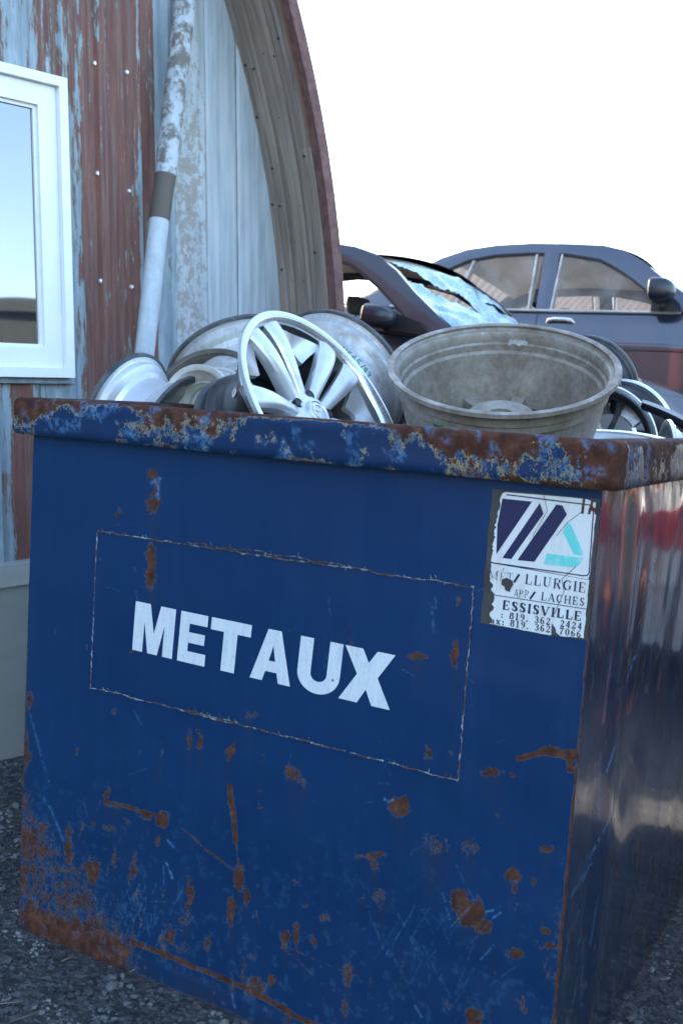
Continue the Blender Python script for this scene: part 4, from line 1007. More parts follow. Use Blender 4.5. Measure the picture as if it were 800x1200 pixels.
# the big weathered rim lying open side up
w7 = wheel('wheel_rim', 'large weathered grey wheel rim lying open side up over the bin edge', .262, .208, (M['alloy_grey'], M['alloy_grey'], M['alloy_grey']), 'multi', seg=128, tp='tub')
aim(w7, 589, 428, 2.42, 90-2.5, 67, 0, spin=10)
# axis points up here while the face is below: flip it so that the open back is on top
w7.matrix_world = w7.matrix_world @ Matrix.Rotation(math.pi, 4, 'X')
fa = dir_angle(w7, -fw)
ink(w7, hand('N68 ON')[::1], .245, dir_angle(w7, -fw-r2*.62), .062, .020, prof=interp_prof(.262, .208, 'tub'), flip=False)
m_ = MB(); P = []
pin = lambda z: float(np.interp(z, [0, .018, .20*.15, .20*.2, .20*.31, .20*.42], [.256, .240, .238, .232, .214, .209]))-.0012
for i in range(12):
    a = fa+math.pi+.22+.018*i; P.append([on_barrel(a, .024+.006*j, pin(.024+.006*j)) for j in range(4)])
m_.grid([[(x*(1+.0*0), y, z+.006*(float(vnoise(i_*.9, j_*5, 3))-.5)) for j_, (x, y, z) in enumerate(r_)] for i_, r_ in enumerate(P)]); m_.build('tape_scrap', M['tape'], w7)

w6 = wheel('wheel_rim', 'pale grey wheel rim with green marker writing, leaning behind the silver one', .215, .20, (G_, G_, DK), 'five')
aim(w6, 398, 446, 3.0, 222, 42, .0, spin=0)
fa = face_angle(w6); rt = w6.matrix_world.inverted().to_3x3() @ Vector(r2)
ink(w6, hand('N645/93'), .19, math.atan2((w6.matrix_world.inverted().to_3x3() @ Vector(r2*.8+u2*.75)).y, (w6.matrix_world.inverted().to_3x3() @ Vector(r2*.8+u2*.75)).x), .085, .024, prof=interp_prof(.215, .20), flip=True)
w5 = wheel('wheel_rim', 'dirty grey wheel rim with black edge at the back left of the heap', .215, .20, (G_, G_, DK), 'five')
aim(w5, 278, 430, 3.2, 290, 50, .0, spin=0)
ink(w5, hand('N3'), .19, math.atan2((w5.matrix_world.inverted().to_3x3() @ Vector(r2*.35+u2)).y, (w5.matrix_world.inverted().to_3x3() @ Vector(r2*.35+u2)).x), .10, .02, prof=interp_prof(.215, .20), flip=True)
w2 = wheel('wheel_rim', 'grimy brown wheel rim with its open back facing out, below the black-edged one', .165, .17, (M['alloy_brown'], M['alloy_brown'], M['alloy_brown']), 'five')
aim(w2, 243, 468, 2.95, 300, 36, .0, away=True, spin=0)
w1 = wheel('wheel_rim', 'blue-grey alloy wheel rim lying at the far left end of the bin', .165, .18, (M['alloy'], G_, DK), 'five')
aim(w1, 147, 484, 2.80, 335, 56, .0, spin=0)
w3 = wheel('wheel_rim', 'small cream enamelled steel rim beside the black barrel', .105, .10, (M['cream'], M['cream'], M['cream']), 'steel', seg=64)
aim(w3, 231, 477, 2.66, 175, 34, .10, spin=0)
w8 = wheel('wheel_rim', 'dark wheel rim standing on edge just right of the large weathered rim', .172, .19, (M['black_rim'], M['alloy_grey'], DK), 'five')
aim(w8, 661, 466, 3.20, 200, 20, .0, spin=20)
w8.matrix_world = w8.matrix_world @ Matrix.Rotation(math.pi, 4, 'X')
w9 = wheel('wheel_rim', 'silver wheel rim with polished lip standing at the right end of the heap', .170, .16, (M['black_rim'], M['alloy'], M['alloy_rim']), 'five')
aim(w9, 702, 519, 3.10, 200, 24, .0, spin=0)
w9.matrix_world = w9.matrix_world @ Matrix.Rotation(math.pi, 4, 'X')
w10 = wheel('wheel_rim', 'dull silver wheel rim lying flat at the right front corner', .17, .16, (M['alloy'], M['alloy'], M['alloy_rim']), 'five')
aim(w10, 712, 524, 2.45, 86, 76, .16, spin=0)
w11 = wheel('wheel_rim', 'bright ribbed wheel rim at the right edge of the photo', .15, .12, (M['alloy'], M['alloy'], M['alloy_rim']), 'five')
aim(w11, 779, 562, 2.70, 180, 80, .12, spin=0)
w12 = wheel('wheel_rim', 'plain silver wheel rim tucked under the large weathered one', .11, .12, (M['alloy'], M['alloy'], M['alloy_rim']), 'five')
aim(w12, 662, 514, 2.80, 10, 30, .12, spin=0)
# bent grey tube and the dark trim strip beside it
mb = MB(); tb = [at(700, 446, 3.40), at(722, 443, 3.38), at(738, 443, 3.36), at(747, 447, 3.34), at(750, 455, 3.32), at(747, 463, 3.32), at(742, 480, 3.34), at(740, 540, 3.36)]
mb.tube(tb, .011, 14); o = mb.build('bent_tube', M['alloy_grey']); tag(o, 'bent grey steel tube poking out behind the dark rim', 'tube')
mb = MB(); P = []
for i in range(15):
    t = i/14; u = 752+t*85; v = 468+30*t**1.1+10*t*t; a = at(u, v, 3.0-.12*t); b = at(u-2, v+8+6*t, 2.96-.12*t); P.append([a, a*.5+b*.5+np.array([.01, -.03, 0]), b, b+np.array([0, .02, -.01]), a+np.array([0, .02, -.006]), a])
mb.grid(P); o = mb.build('trim_strip', mat_plain('dark_trim', (.02, .022, .03), .4)); tag(o, 'dark curved car trim strip lying behind the right-hand rims', 'car trim')
# wheels further down in the heap
k = 0
for (x, y) in ((-1.0, .30), (-.52, .32), (-1.0, .80), (-.30, .80), (-.95, 1.32), (-.38, 1.32)):
    for lv in range(3):
        z = .03+lv*.215
        if lv == 2 and (x, y) in ((-.52, .32), (-.30, .80)): continue
        if k == 0:
            src = wheel('wheel_rim', 'dull alloy wheel rim stacked flat down inside the blue bin', .21, .20, (G_, G_, DK), 'five', group='wheel rims down inside the bin'); o = src
        else: o = copy_tree(src)
        o.location = (x+.01*lv, y, z); k += 1

# ------------------------------------------------------------------ cars
def mat_car(name, c, c2=(.10, .09, .085)):
    n = NT(name); f = n.noise(3.5, detail=6, rough=.6); g = n.noise(240, detail=2)
    cc = n.mix(n.math('MULTIPLY', n.step(f, .35, .75), .22), c, c2)
    fl = n.step(g, .66, .72); cc = n.mix(n.math('MULTIPLY', fl, .25), cc, (.3, .3, .3))
    m = n.out(cc, n.math('ADD', .22, n.math('MULTIPLY', f, .2)), .35, n.bump(n.noise(1.1, detail=1), .12, .03), coat=1.0); n.b.inputs['Coat IOR'].default_value = 1.8; return m
M['car_navy'] = mat_car('navy_car_paint', (.008, .011, .028)); M['car_blue'] = mat_car('dark_grey_blue_car_paint', (.009, .014, .026))
M['chrome'] = mat_metal('bright_trim', (.75, .73, .68), (.4, .35, .3), .3, .25, .9)
M['car_blue'].node_tree.nodes['Principled BSDF'].inputs['Coat IOR'].default_value = 1.35; M['car_blue'].node_tree.nodes['Principled BSDF'].inputs['Metallic'].default_value = .1
M['channel'] = mat_metal('worn_window_channel', (.45, .42, .38), (.12, .11, .10), .6, .4, .7)
M['mirror_shell'] = mat_plain('dark_mirror_shell', (.014, .017, .028), .38)
M['seal'] = mat_plain('rubber_seal', (.012, .013, .016), .55)
M['liner'] = mat_plain('beige_headliner', (.80, .72, .62), .85, var=.15)
M['cloth'] = mat_plain('grey_seat_cloth', (.10, .105, .12), .9)
n = NT('crazed_glass'); v_ = n.vor(95, feat='DISTANCE_TO_EDGE'); v2_ = n.noise(7, detail=4, rough=.6)
cc = n.mix(n.step(v_, .0, .09), (.75, .86, .86), n.ramp(v2_, [(.35, (.07, .20, .25)), (.55, (.22, .42, .46)), (.68, (.55, .72, .74))]))
M['crazed'] = n.out(cc, .22, 0, n.bump(v_, .5, .003), spec=.8)
n.b.inputs['Transmission Weight'].default_value = .25
n = NT('dusty_glass'); dd = n.noise(5, detail=5); M['dusty'] = n.out((.55, .50, .44), .08, 0, alpha=n.math('ADD', .12, n.math('MULTIPLY', n.step(dd, .4, .75), .22)))
n = NT('clear_glass'); n.b.inputs['Transmission Weight'].default_value = 1; n.b.inputs['IOR'].default_value = 1.02
M['clear'] = n.out((.75, .85, .85), .02)
def car(name, label, zsc, paint, shattered, origin, hscale=1.0, crushed=0):
    t = empty(name, origin); tag(t, label, 'car')
    HWD = .86; OUT = [(1.05, .93), (.86, 1.055), (.70, 1.16), (.56, 1.268), (.42, 1.345), (.28, 1.378), (.05, 1.392), (-.2, 1.40), (-.45, 1.392), (-.68, 1.362), (-.86, 1.30), (-1.05, 1.19), (-1.25, 1.07), (-1.45, .985), (-1.55, .965)]
    zb = lambda x: .93+.02*smooth01((-x)/1.5)-.03*smooth01((x-1)/1.2)
    hz = lambda z: .93+(z-.93)*hscale
    OUT = [(x, hz(z)) for x, z in OUT]
    yw = lambda x: HWD-.012*(abs(x)/1.2)**2-.16*smooth01((abs(x)-1.45)/.85)*1.0
    def ys_(x, z): return -(yw(x)-.030-(z-.93)*.36)        # glass plane, right side
    body = None
    # lower body
    mb = MB(); P = []; xs_ = np.arange(-2.22, 2.241, .03)
    def top(x):
        if x > 1.05: return .93-(.02 if not shattered else .12)*(x-1.05)-(.20 if not shattered else .14)*smooth01((x-1.5)/.8)**2
        if x < -1.5: return .965-.03*smooth01((-x-1.5)/.7)
        return None
    for x in xs_:
        w_ = yw(x); b_ = float(zb(x)); tp = top(x); bb = b_ if tp is None else min(b_, tp)
        endf = smooth01((abs(x)-2.05)/.17)
        sec = []
        for zz_ in (.20, .26, .34, .42, .50, .58, .64, .70, .745, .79, .84, .88, .915):
            z = .20+(zz_-.20)*(bb-.20)/.73
            yo = w_-.055*smooth01((.42-zz_)/.22)-.012*smooth01((zz_-.74)/.05)-.022*smooth01((zz_-.82)/.11)
            yo += .004*math.exp(-((zz_-.72)/.03)**2)
            sec.append((x, -(yo*(1-.10*endf)), z))
        sec.append((x, -(w_-.045)*(1-.1*endf), bb))
        P.append(sec)
    arch = lambda x, z: min(math.hypot(x-1.32, z-.31), math.hypot(x+1.32, z-.31))
    full = []
    for sec in P:
        s2 = []
        for (x, y, z) in sec:
            for cx in (1.32, -1.32):
                d = math.hypot(x-cx, z-.31)
                if .33 < d < .375 and z > .15: x = cx+(x-cx)/d*.355; z = .31+(z-.31)/d*.355
            s2.append((x, y, z))
        full.append(s2)
    def sk(i, j):
        c = np.mean([full[i][j], full[i+1][j], full[i+1][j+1], full[i][j+1]], 0); return arch(c[0], c[2]) < .352
    mb.grid(full, skip=sk); mb.grid([[(x, -y, z) for x, y, z in s] for s in full], skip=sk, flip=True)
    # shut line reveal, wheel-arch liners, underside
    mb.box(-1.0, 1.0, -HWD+.09, HWD-.09, .19, .23)
    mb.build('body', paint, t)
    for cx in (1.32, -1.32):
        for sg in (-1, 1):
            m_ = MB(); m_.rev([(.356, -.11), (.356, .10)], 32, closed=False, a0=-.25, a1=math.pi+.25)
            m_.xf(Matrix.Translation((cx, sg*(HWD-.125), .31)) @ Matrix.Rotation(rad(90), 4, 'X')); m_.build('arch_liner', M['black'], t)
    def lid(name_, x0, x1):
        P = []
        for x in np.linspace(x0, x1, 18):
            w_ = (yw(x)-.045)*(1-.1*smooth01((abs(x)-2.05)/.17)); tp = min(float(zb(x)), top(x) if top(x) else 9)
            P.append([(x, y_*w_, tp+.035*(1-y_*y_)+.001) for y_ in np.linspace(-1, 1, 15)])
        m_ = MB(); m_.grid(P); return m_.build(name_, paint, t)
    lid('hood', 1.051, 2.24); lid('trunk_lid', -2.22, -1.501)
    for sg, nm in ((1, 'bumper'), (-1, 'bumper')):
        m_ = MB(); P = []
        for y_ in np.linspace(-.74, .74, 15):
            bx = 2.235+.05*(1-(y_/.74)**2) if sg > 0 else -2.215-.05*(1-(y_/.74)**2)
            P.append([(bx-sg*.03, y_, .22), (bx, y_, .26), (bx+sg*.02, y_, .42), (bx+sg*.01, y_, .55), (bx-sg*.02, y_, .60), (bx-sg*.04, y_, .74), (bx-sg*.05, y_, .78)])
        m_.grid(P); m_.build(nm, paint, t)
        for s2 in (-1, 1):
            m_ = MB(); bx = 2.235 if sg > 0 else -2.21
            m_.box(bx-.01 if sg > 0 else bx-.045, bx+.045 if sg > 0 else bx+.01, s2*.50-.16, s2*.50+.16, .61, .72)
            m_.build('headlight' if sg > 0 else 'tail_light', M['chrome'] if sg > 0 else M['red_ink'], t)
    # greenhouse: for both sides
    def side_pt(x, z, sg, ins=0.0): y = ys_(x, z)+ins; return (x, y if sg < 0 else -y, z)
    inner = [(x-.0+(0.05 if x > .3 else 0)*-1, z-.062 if -.9 < x < .5 else z-.07) for x, z in OUT]
    def band(m_, A1, B1, sg, th=.035):
        P = []
        for a, b in zip(A1, B1):
            P.append([side_pt(a[0], a[1], sg, .02), side_pt(a[0], a[1], sg, -.004), side_pt((a[0]+b[0])/2, (a[1]+b[1])/2, sg, -.008), side_pt(b[0], b[1], sg, -.002), side_pt(b[0], b[1], sg, th), side_pt(a[0], a[1], sg, th)])
        for r_ in P: r_.append(r_[0])
        m_.grid(P, flip=sg > 0)
    WIN = [(.80, .945), (.70, 1.02), (.60, 1.095), (.50, 1.165), (.40, 1.225), (.28, 1.285), (.05, 1.325), (-.2, 1.335), (-.45, 1.325), (-.64, 1.29), (-.80, 1.215), (-.93, 1.12), (-1.04, 1.03), (-1.10, .96), (-1.12, .95)]
    WIN = [(x, hz(z)) for x, z in WIN]
    for sg in (-1, 1):
        m_ = MB(); band(m_, OUT, WIN, sg); m_.build('roof_rail', paint, t)
        # dark seal inside the frame
        IN2 = [((x-.0)*.985-.004, hz(.945+(z-hz(.945))*.0)+(z-hz(.945))*.955) for x, z in WIN]
        m_ = MB(); band(m_, [(x, z-.002) for x, z in WIN], IN2, sg, .03); m_.xf(Matrix.Translation((0, .006*-sg, 0))); m_.build('window_seal', M['seal'], t)
        if not shattered:       # dusty side glass, one pane per door
            for (xa_, xb_) in ((-.01, .76), (-1.08, -.11)):
                P = []
                for x in np.linspace(xa_, xb_, 14):
                    zt = float(np.interp(x, [p[0] for p in WIN][::-1], [p[1] for p in WIN][::-1])); P.append([side_pt(x, .94+(zt-.94)*q/5, sg, .012) for q in range(6)])
                m_ = MB(); m_.grid(P); m_.build('side_window', M['dusty'], t)
        # B pillar and rear divider
        for (xa, xb, w_, mt, nm, z1) in ((-.085, -.02, .052, paint, 'centre_pillar', 1.335), (.0, .03, .007, M['channel'], 'window_channel', 1.32), (-.175, -.125, .007, M['channel'], 'window_channel', 1.32), (-.70, -.60, .010, M['channel'], 'window_divider', 1.30)):
            z1 = hz(z1); m_ = MB()
            lo_, hi_ = (xb, .945), ((xb+xa)/2-.0, z1) if nm == 'centre_pillar' else (xa+.02, z1)
            if nm == 'window_divider': lo_, hi_ = (-.66, .945), (-.60, z1-.02)
            P = []
            for q in range(9):
                tt = q/8; x = lo_[0]+(hi_[0]-lo_[0])*tt; z = lo_[1]+(hi_[1]-lo_[1])*tt
                P.append([side_pt(x-w_, z, sg, .04), side_pt(x-w_, z, sg, -.002), side_pt(x-w_*.1, z, sg, -.004), side_pt(x+w_*.1, z, sg, -.004), side_pt(x+w_, z, sg, -.002), side_pt(x+w_, z, sg, .04), side_pt(x-w_, z, sg, .04)])
            m_.grid(P, flip=sg > 0); m_.build(nm, mt, t)
        # belt moulding
        m_ = MB(); P = []
        for x in np.linspace(-1.15, .86, 40):
            y = yw(x)-.030; b_ = float(zb(x)); P.append([(x, sg*(y-.03), b_+.012), (x, sg*(y+.004), b_+.014), (x, sg*(y+.008), b_+.002), (x, sg*(y+.0), b_-.006)])
        m_.grid(P); m_.build('belt_trim', M['channel'] if not shattered else M['seal'], t)
        # door side moulding
        m_ = MB(); P = []
        for x in np.linspace(-.92, .93, 40):
            y = yw(x)+.004; P.append([(x, sg*(y-.012), .735), (x, sg*(y+.006), .728), (x, sg*(y+.010), .715), (x, sg*(y+.006), .690), (x, sg*(y-.012), .682)])
        m_.grid(P); m_.build('side_moulding', paint, t)
        # door shut lines
        for xl, x_t in ((-.055, -.055), (.985, .96), (-1.02, -.98)):
            m_ = MB(); P = []
            for z in np.linspace(.24, .925, 16):
                q = .20+(z-.20)*.73/(float(zb(xl))-.20); yo = yw(xl)-.055*smooth01((.42-q)/.22)-.012*smooth01((q-.74)/.05)-.022*smooth01((q-.82)/.11)+.004*math.exp(-((q-.72)/.03)**2)
                P.append([(xl-.0035, sg*(yo+.0015), z), (xl+.0035, sg*(yo+.0015), z)])
            m_.grid(P); m_.build('door_gap', M['seal'], t)
        # handles
        for xh in (.02, -.93+.08):
            hd = MB(); y = yw(xh)-.030
            pts = [(xh, .855, 0), (xh+.012, .868, .016), (xh+.05, .874, .022), (xh+.12, .874, .022), (xh+.165, .868, .018), (xh+.178, .855, .0)]
            hd.tube([(a, sg*(y+.010+c), b+.001) for a, b, c in pts], [.011, .014, .013, .013, .015, .011], 10); h_ = hd.build('door_handle', M['chrome'] if not shattered else M['black'], t)
            rc = MB(); rc.add([(xh+.085+.075*math.cos(a), sg*(y+.0125), .842+.026*math.sin(a)) for a in np.linspace(0, 2*math.pi, 24, endpoint=False)], [tuple(range(24))]); rc.build('handle_recess', M['black'], h_)
        # mirror
        mr = MB(); cx, cz = (.75, 1.05) if not shattered else (.62, 1.0); y = yw(cx)+.085
        for (dx_, sx_, sz_, sy_) in ((-.055, .80, .80, .9), (-.045, .97, .97, 1.0), (-.01, 1.0, 1.0, 1.0), (.035, .93, .93, .95), (.062, .70, .72, .7), (.078, .35, .4, .4)): pass
        ms_ = .85 if shattered else 1
        rows = []
        for (dx_, k_) in ((-.060, .0), (-.060, .90), (-.052, 1.0), (-.01, 1.02), (.035, .92), (.065, .66), (.080, .30), (.082, .0)):
            rows.append([(cx+dx_-.10*0+.03*math.cos(a)*0, sg*(y+.105*ms_*k_*math.copysign(abs(math.cos(a))**.6, math.cos(a))), cz+.068*ms_*k_*math.copysign(abs(math.sin(a))**.6, math.sin(a))) for a in np.linspace(0, 2*math.pi, 25)])
        mr.grid(rows); k0 = len(mr.v)
        mo = mr.build('mirror', M['mirror_shell'], t)
        gl = MB(); gl.add([(cx-.0615, sg*(y+.092*ms_*math.copysign(abs(math.cos(a))**.6, math.cos(a))), cz+.056*ms_*math.copysign(abs(math.sin(a))**.6, math.sin(a))) for a in np.linspace(0, 2*math.pi, 24, endpoint=False)], [tuple(range(24))])
        gl.build('mirror_glass', M['chrome'], mo)
        st_ = MB(); mo_x = cx-.80; st_.prism([(.70+mo_x*.5, .94), (.86, .94), (.80, 1.0), (.70+mo_x*.5, 1.04)], sg*(yw(.8)-.05), sg*(yw(.8)-.012)); st_.tube([(.79+mo_x, sg*(yw(.8)-.03), .965), (.80+mo_x, sg*(y-.05), .975)], [.03, .022], 10); st_.build('mirror_foot', M['seal'], mo)
    # roof skin and lining
    def roof_grid(dz, x0=.42, x1=-.80):
        P = []; xo = [p[0] for p in OUT][::-1]; zo = [p[1] for p in OUT][::-1]
        for x in np.linspace(x0, x1, 22):
            z = float(np.interp(x, xo, zo)); w_ = -ys_(x, z)
            row = []
            for q in np.linspace(-1, 1, 21):
                zz_ = z+.045*(1-q*q)+dz-crushed*.03*float(fbm(x*4+3, q*3, 7)); row.append((x+.05*(1-q*q)*(1 if x > 0 else -1)*abs(x)/.6, q*(w_-(0 if dz == 0 else .02)), zz_))
            P.append(row)
        return P
    m_ = MB(); m_.grid(roof_grid(0)); m_.build('roof', paint, t)
    m_ = MB(); m_.grid(roof_grid(-.035)); li = m_.build('headliner', M['liner'], t)
    m_ = MB(); m_.rev([(.0001, -.012), (.05, -.012), (.062, -.006), (.065, 0)], 24, closed=False)
    m_.xf(Matrix.Translation((.12, -.22, hz(1.385))) @ Matrix.Scale(1.5, 4, (1, 0, 0))); m_.build('dome_light', M['alloy_dull'], li)
    # windscreen and rear window
    def screen(fr, x_b, z_b, x_t, z_t, mat, name_, ragged):
        P = []; NN, MM = 44, 60
        for i in range(NN+1):
            s_ = i/NN; x = x_b+(x_t-x_b)*s_; z = z_b+(z_t-z_b)*s_; w_ = -ys_(x, z)-.012; row = []
            for j in range(MM+1):
                q = -1+2*j/MM; bulge = .09*(1-q*q)*(1 if x_b > 0 else -1)
                dz = .03*(1-q*q)
                px_, pz_ = x+bulge*(1-.5*s_), z+dz
                if ragged:
                    sag = .06*math.exp(-(((q+.1)/.6)**2+((s_-.5)/.35)**2)); cr = .085*(float(fbm(q*2.2+2, s_*2.5, 33))-.5)+.034*(float(fbm(q*7, s_*7, 35))-.5)
                    edge_ = min(1, min(1-abs(q), s_, 1-s_)/.08); pz_ += (cr*1.3-sag*.6)*edge_; px_ += (cr*.6-sag*.3)*edge_
                row.append((px_, q*w_, pz_))
            P.append(row)
        def sk2(i, j):
            if not ragged: return False
            q = -1+2*(j+.5)/MM; s_ = (i+.5)/NN
            h1 = abs((s_-(.93-(q+.94)*.55))) < .085+.05*float(vnoise(q*9, s_*9, 2)) and -.93 < q < -.20
            h2 = ((q-.62)/.16)**2+((s_-.70)/.16)**2 < 1+.7*(float(vnoise(q*12, s_*12, 5))-.5)
            return h1 or h2
        m2 = MB(); m2.grid(P, skip=sk2); return m2.build(name_, mat, t)
    xo = [p[0] for p in OUT][::-1]; zo = [p[1] for p in OUT][::-1]
    screen(1, 1.04, .945, .44, hz(1.315), M['crazed'], 'windscreen', shattered)
    if not shattered:
        screen(-1, -1.50, .985, -.82, hz(1.315), M['clear'], 'rear_window', False)
    # dashboard, seats, steering wheel
    m_ = MB(); m_.prism([(1.0, .60), (1.0, .90), (.78, .94), (.62, .90), (.58, .70), (.62, .60)], -.70, .70); m_.build('dashboard', M['black'], t)
    m_ = MB(); m_.rev([(.17+.013*math.cos(a), .013*math.sin(a)) for a in np.linspace(0, 2*math.pi, 8, endpoint=False)], 32)
    for a in (0, 2.1, 4.2): m_.tube([(0, 0, 0), (.17*math.cos(a), .17*math.sin(a), 0)], .012, 6)
    m_.xf(Matrix.Translation((.46, .36, .87)) @ Matrix.Rotation(rad(-65), 4, 'Y')); m_.build('steering_wheel', M['black'], t)
    for sx_, yy_ in ((-.05, -.36), (-.05, .36), (-.92, -.34), (-.92, .34)):
        s_ = MB(); P = []
        for (x, z, w_, d_) in ((.02, .45, .24, .07), (-.02, .55, .25, .075), (-.08, .75, .245, .06), (-.14, .92, .22, .05), (-.17, 1.0, .17, .04), (-.175, 1.02, .08, .02)):
            P.append([(sx_+x+d_*math.cos(a), yy_+w_*math.copysign(abs(math.sin(a))**.5, math.sin(a)), z) for a in np.linspace(0, 2*math.pi, 21)])
        s_.grid(P); s_.box(sx_-.02, sx_+.45, yy_-.24, yy_+.24, .36, .50); so_ = s_.build('seat', M['cloth'], t)
        h_ = MB(); P = []
        for (z, k_) in ((1.045, 0), (1.045, .8), (1.06, 1), (1.12, 1), (1.155, .85), (1.165, .0)): P.append([(sx_-.165-.02*(z-1.04)/.1+.05*k_*math.cos(a), yy_+.13*k_*math.copysign(abs(math.sin(a))**.6, math.sin(a)), z) for a in np.linspace(0, 2*math.pi, 21)])
        h_.grid(P); h_.tube([(sx_-.16, yy_-.05, 1.0), (sx_-.165, yy_-.05, 1.06)], .006, 6); h_.tube([(sx_-.16, yy_+.05, 1.0), (sx_-.165, yy_+.05, 1.06)], .006, 6)
        h_.build('headrest', M['cloth'], so_)
    m_ = MB(); m_.box(-1.5, -1.05, -.7, .7, .90, .93); m_.build('parcel_shelf', M['cloth'], t)
    # road wheels
    for cx in (1.32, -1.32):
        for sg in (-1, 1):
            wt = MB(); wt.rev([(.19, -.085), (.24, -.10), (.295, -.095), (.31, -.07), (.31, .07), (.295, .095), (.24, .10), (.19, .085)], 40); Rm = Matrix.Translation((cx, sg*(HWD-.14), .31)) @ Matrix.Rotation(rad(90*sg*-1), 4, 'X'); wt.xf(Rm)
            w_o = wt.build('wheel', M['tyre'], t)
            wt = MB(); wt.rev([(.19, -.07), (.19, .085), (.17, .07), (.12, .03), (.05, .045), (.0001, .045)], 32, closed=False); wt.xf(Rm); wt.build('hub_cap', M['alloy_dull'], w_o)
    return t
car1 = car('wrecked_car', 'dark blue wrecked car with its windscreen smashed and caved in, beside the hut', 1, M['car_blue'], True, (-2.72, 3.97, .665), hscale=.95, crushed=0)
car1.rotation_euler.y = rad(5); car1.location.z += .045
car2 = car('sedan', 'navy four-door sedan on the bank behind the bin, side windows open', 1, M['car_navy'], False, (-1.86, 5.80, .885), hscale=1.04)
car2.rotation_euler.x = rad(-5)

# ------------------------------------------------------------------ surroundings (seen past the cars and in the reflections)
def rusty_wall_mat(name, c0, c1):
    n = NT(name); f = n.noise(4, n.map((5, 5, .4)), detail=6)
    return n.out(n.ramp(f, [(.3, c0), (.7, c1)]), .85, 0)
M['redrust'] = rusty_wall_mat('red_rusty_sheet', (.10, .032, .024), (.22, .075, .05))
M['shedrust'] = rusty_wall_mat('brown_rusty_sheet', (.022, .010, .008), (.048, .022, .016))
M['hangar'] = rusty_wall_mat('red_hangar_sheet', (.12, .03, .02), (.42, .12, .07))
M['darkshed'] = rusty_wall_mat('dark_shed_sheet', (.015, .022, .024), (.03, .038, .04))
def shed(name, label, x0, x1, y0, y1, h, rise, mat, mroof, yaw=0, loc=None, rib=.11):
    t = empty(name, ((x0+x1)/2, (y0+y1)/2, 0)); t.rotation_euler.z = yaw; tag(t, label, 'building')
    lx, ly = (x1-x0)/2, (y1-y0)/2
    def corr(a, b, step=rib):
        L = math.hypot(b[0]-a[0], b[1]-a[1]); k = max(2, int(L/step)*4); nx_, ny_ = (b[1]-a[1])/L, -(b[0]-a[0])/L; out = []
        for i in range(k+1):
            tt = i/k; o_ = .16*step*(1 if (i % 4) in (1, 2) else -1); out.append((a[0]+(b[0]-a[0])*tt+nx_*o_, a[1]+(b[1]-a[1])*tt+ny_*o_))
        return out
    pts = corr((-lx, -ly), (lx, -ly))+corr((lx, -ly), (lx, ly))+corr((lx, ly), (-lx, ly))+corr((-lx, ly), (-lx, -ly))
    m_ = MB(); m_.grid([[(x, y, -.3), (x, y, h)] for x, y in pts]); m_.build('wall', mat, t, smooth=False)
    m_ = MB(); k = int(2*lx/.11)*2
    for sg in (-1, 1):
        m_.grid([[(-lx-.2+(2*lx+.4)*i/k, sg*(ly+.25), h-.05+.005*(i % 2)), (-lx-.2+(2*lx+.4)*i/k, 0, h+rise+.005*(i % 2))] for i in range(k+1)])
    m_.build('roof', mroof, t, smooth=False)
    m_ = MB()
    for sx in (-1, 1): m_.add([(sx*lx, -ly, h-.01), (sx*lx, ly, h-.01), (sx*lx, 0, h+rise-.01)], [(0, 1, 2)])
    m_.build('gable', mat, t, smooth=False)
    m_ = MB(); m_.box(-.6, .6, -ly-.04, -ly-.022, 0, 2.0); m_.box(-.6, .6, ly+.022, ly+.04, 0, 2.0); m_.build('door', M['darkshed'], t, smooth=False)
    return t
shed('rusty_shed', 'long red rusty corrugated shed across the yard, mirrored in the sedan doors', -9.6, -4.2, -18, -14, 7.4, 1.0, M['hangar'], M['hangar'], rib=.85)
shed('low_shed', 'rusty sheet-metal shed seen through the rear windows of the sedan', -6.9, -1.5, 13, 18, 2.0, 1.15, M['shedrust'], M['shedrust'], rib=.20)
cn = empty('shade_container', (2.40, 1.6, 0)); tag(cn, 'tall dark green container, added unseen to shade the side of the blue bin', 'container')  # container added out of view to darken the bin side and its reflections
m_ = MB(); m_.box(-1.2, 1.2, -2.05, 2.05, .12, .16); m_.box(-1.2, 1.2, -2.05, -2.01, .16, 1.94); m_.box(-1.2, 1.2, 2.01, 2.05, .16, 1.94); m_.box(-1.2, -1.16, -2.009, 2.009, .16, 1.94); m_.box(1.16, 1.2, -2.009, 2.009, .16, 1.94)
m_.build('box', M['darkshed'], cn, smooth=False)
for q in range(9):
    for sx in (-1, 1):
        m_ = MB(); y_ = -1.9+q*.475; m_.box(sx*1.2-(.07 if sx < 0 else 0), sx*1.2+(.07 if sx > 0 else 0), y_-.04, y_+.04, .12, 1.86); m_.build('stiffener', M['darkshed'], cn, smooth=False)
m_ = MB()
for sx in (-1, 1): m_.box(sx*1.2-.09, sx*1.2+.09, -2.1, 2.1, 1.941, 2.02)
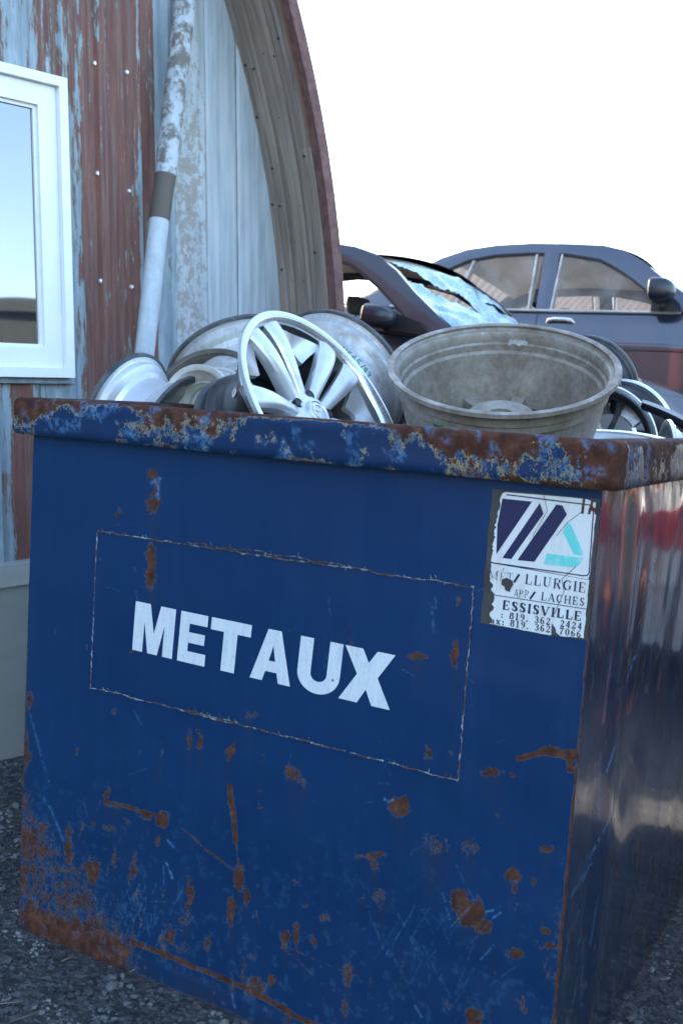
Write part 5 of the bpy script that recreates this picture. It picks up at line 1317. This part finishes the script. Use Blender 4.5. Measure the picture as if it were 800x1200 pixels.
for sy in (-1, 1): m_.box(-1.11, 1.11, sy*2.02-.08, sy*2.42+.08, 1.941, 2.02)
m_.build('top_rail', M['darkshed'], cn, smooth=False)
m_ = MB(); m_.box(-.9, -.7, -2.0, 2.0, 0, .119); m_.box(.7, .9, -2.0, 2.0, 0, .119); m_.build('skid', M['darkshed'], cn, smooth=False)
# drum, tank and crate that the bin's shiny side mirrors
M['redpaint'] = mat_plain('red_enamel', (.55, .03, .03), .4); M['orange'] = mat_plain('orange_rust_paint', (.45, .15, .06), .6); M['whitep'] = mat_plain('white_enamel', (.75, .75, .72), .35)
def drum(loc, mat, label, R=.29, Hh=.88):
    t = empty('steel_drum', loc); tag(t, label, 'drum')
    m_ = MB(); pr = [(.0001, 0), (R, 0)]
    for i in range(41):
        z = Hh*i/40; pr.append((R+(.010 if abs(z-Hh/3) < .03 or abs(z-2*Hh/3) < .03 else 0)+(.006 if i in (0, 40) else 0), z))
    pr += [(R-.01, Hh), (R-.012, Hh-.02), (.0001, Hh-.02)]; m_.rev(pr, 48, closed=False); m_.build('shell', mat, t)
    m_ = MB(); m_.rev([(.0001, Hh-.004), (.03, Hh-.004), (.034, Hh-.019)], 16, closed=False); m_.xf(Matrix.Translation((R*.6, 0, 0))); m_.build('bung', M['alloy_dull'], t); return t
d1 = drum((.64, 3.45, float(gz(.64, 3.45))-.03), M['whitep'], 'white steel drum with a red band on the bank past the bin')
m_ = MB(); m_.rev([(.291, .46), (.304, .465), (.304, .66), (.291, .665)], 48); m_.build('band', M['redpaint'], d1)
ps = empty('steel_post', (.86, 2.4, -.1)); tag(ps, 'rusty orange steel post standing in the gravel beside the bin', 'post')
m_ = MB(); m_.tube([(0, 0, 0), (0, 0, 1.7)], .05, 16); m_.build('pole', M['orange'], ps)
m_ = MB(); m_.box(-.10, .10, -.10, .10, .10, .115); m_.build('base_flange', M['orange'], ps, smooth=False)
M['car_red'] = mat_car('red_car_paint', (.45, .018, .02))
car('parked_car', 'red four-door car parked behind the added container', 1, M['car_red'], False, (3.75, 8.3, float(gz(3.7, 8.3))))
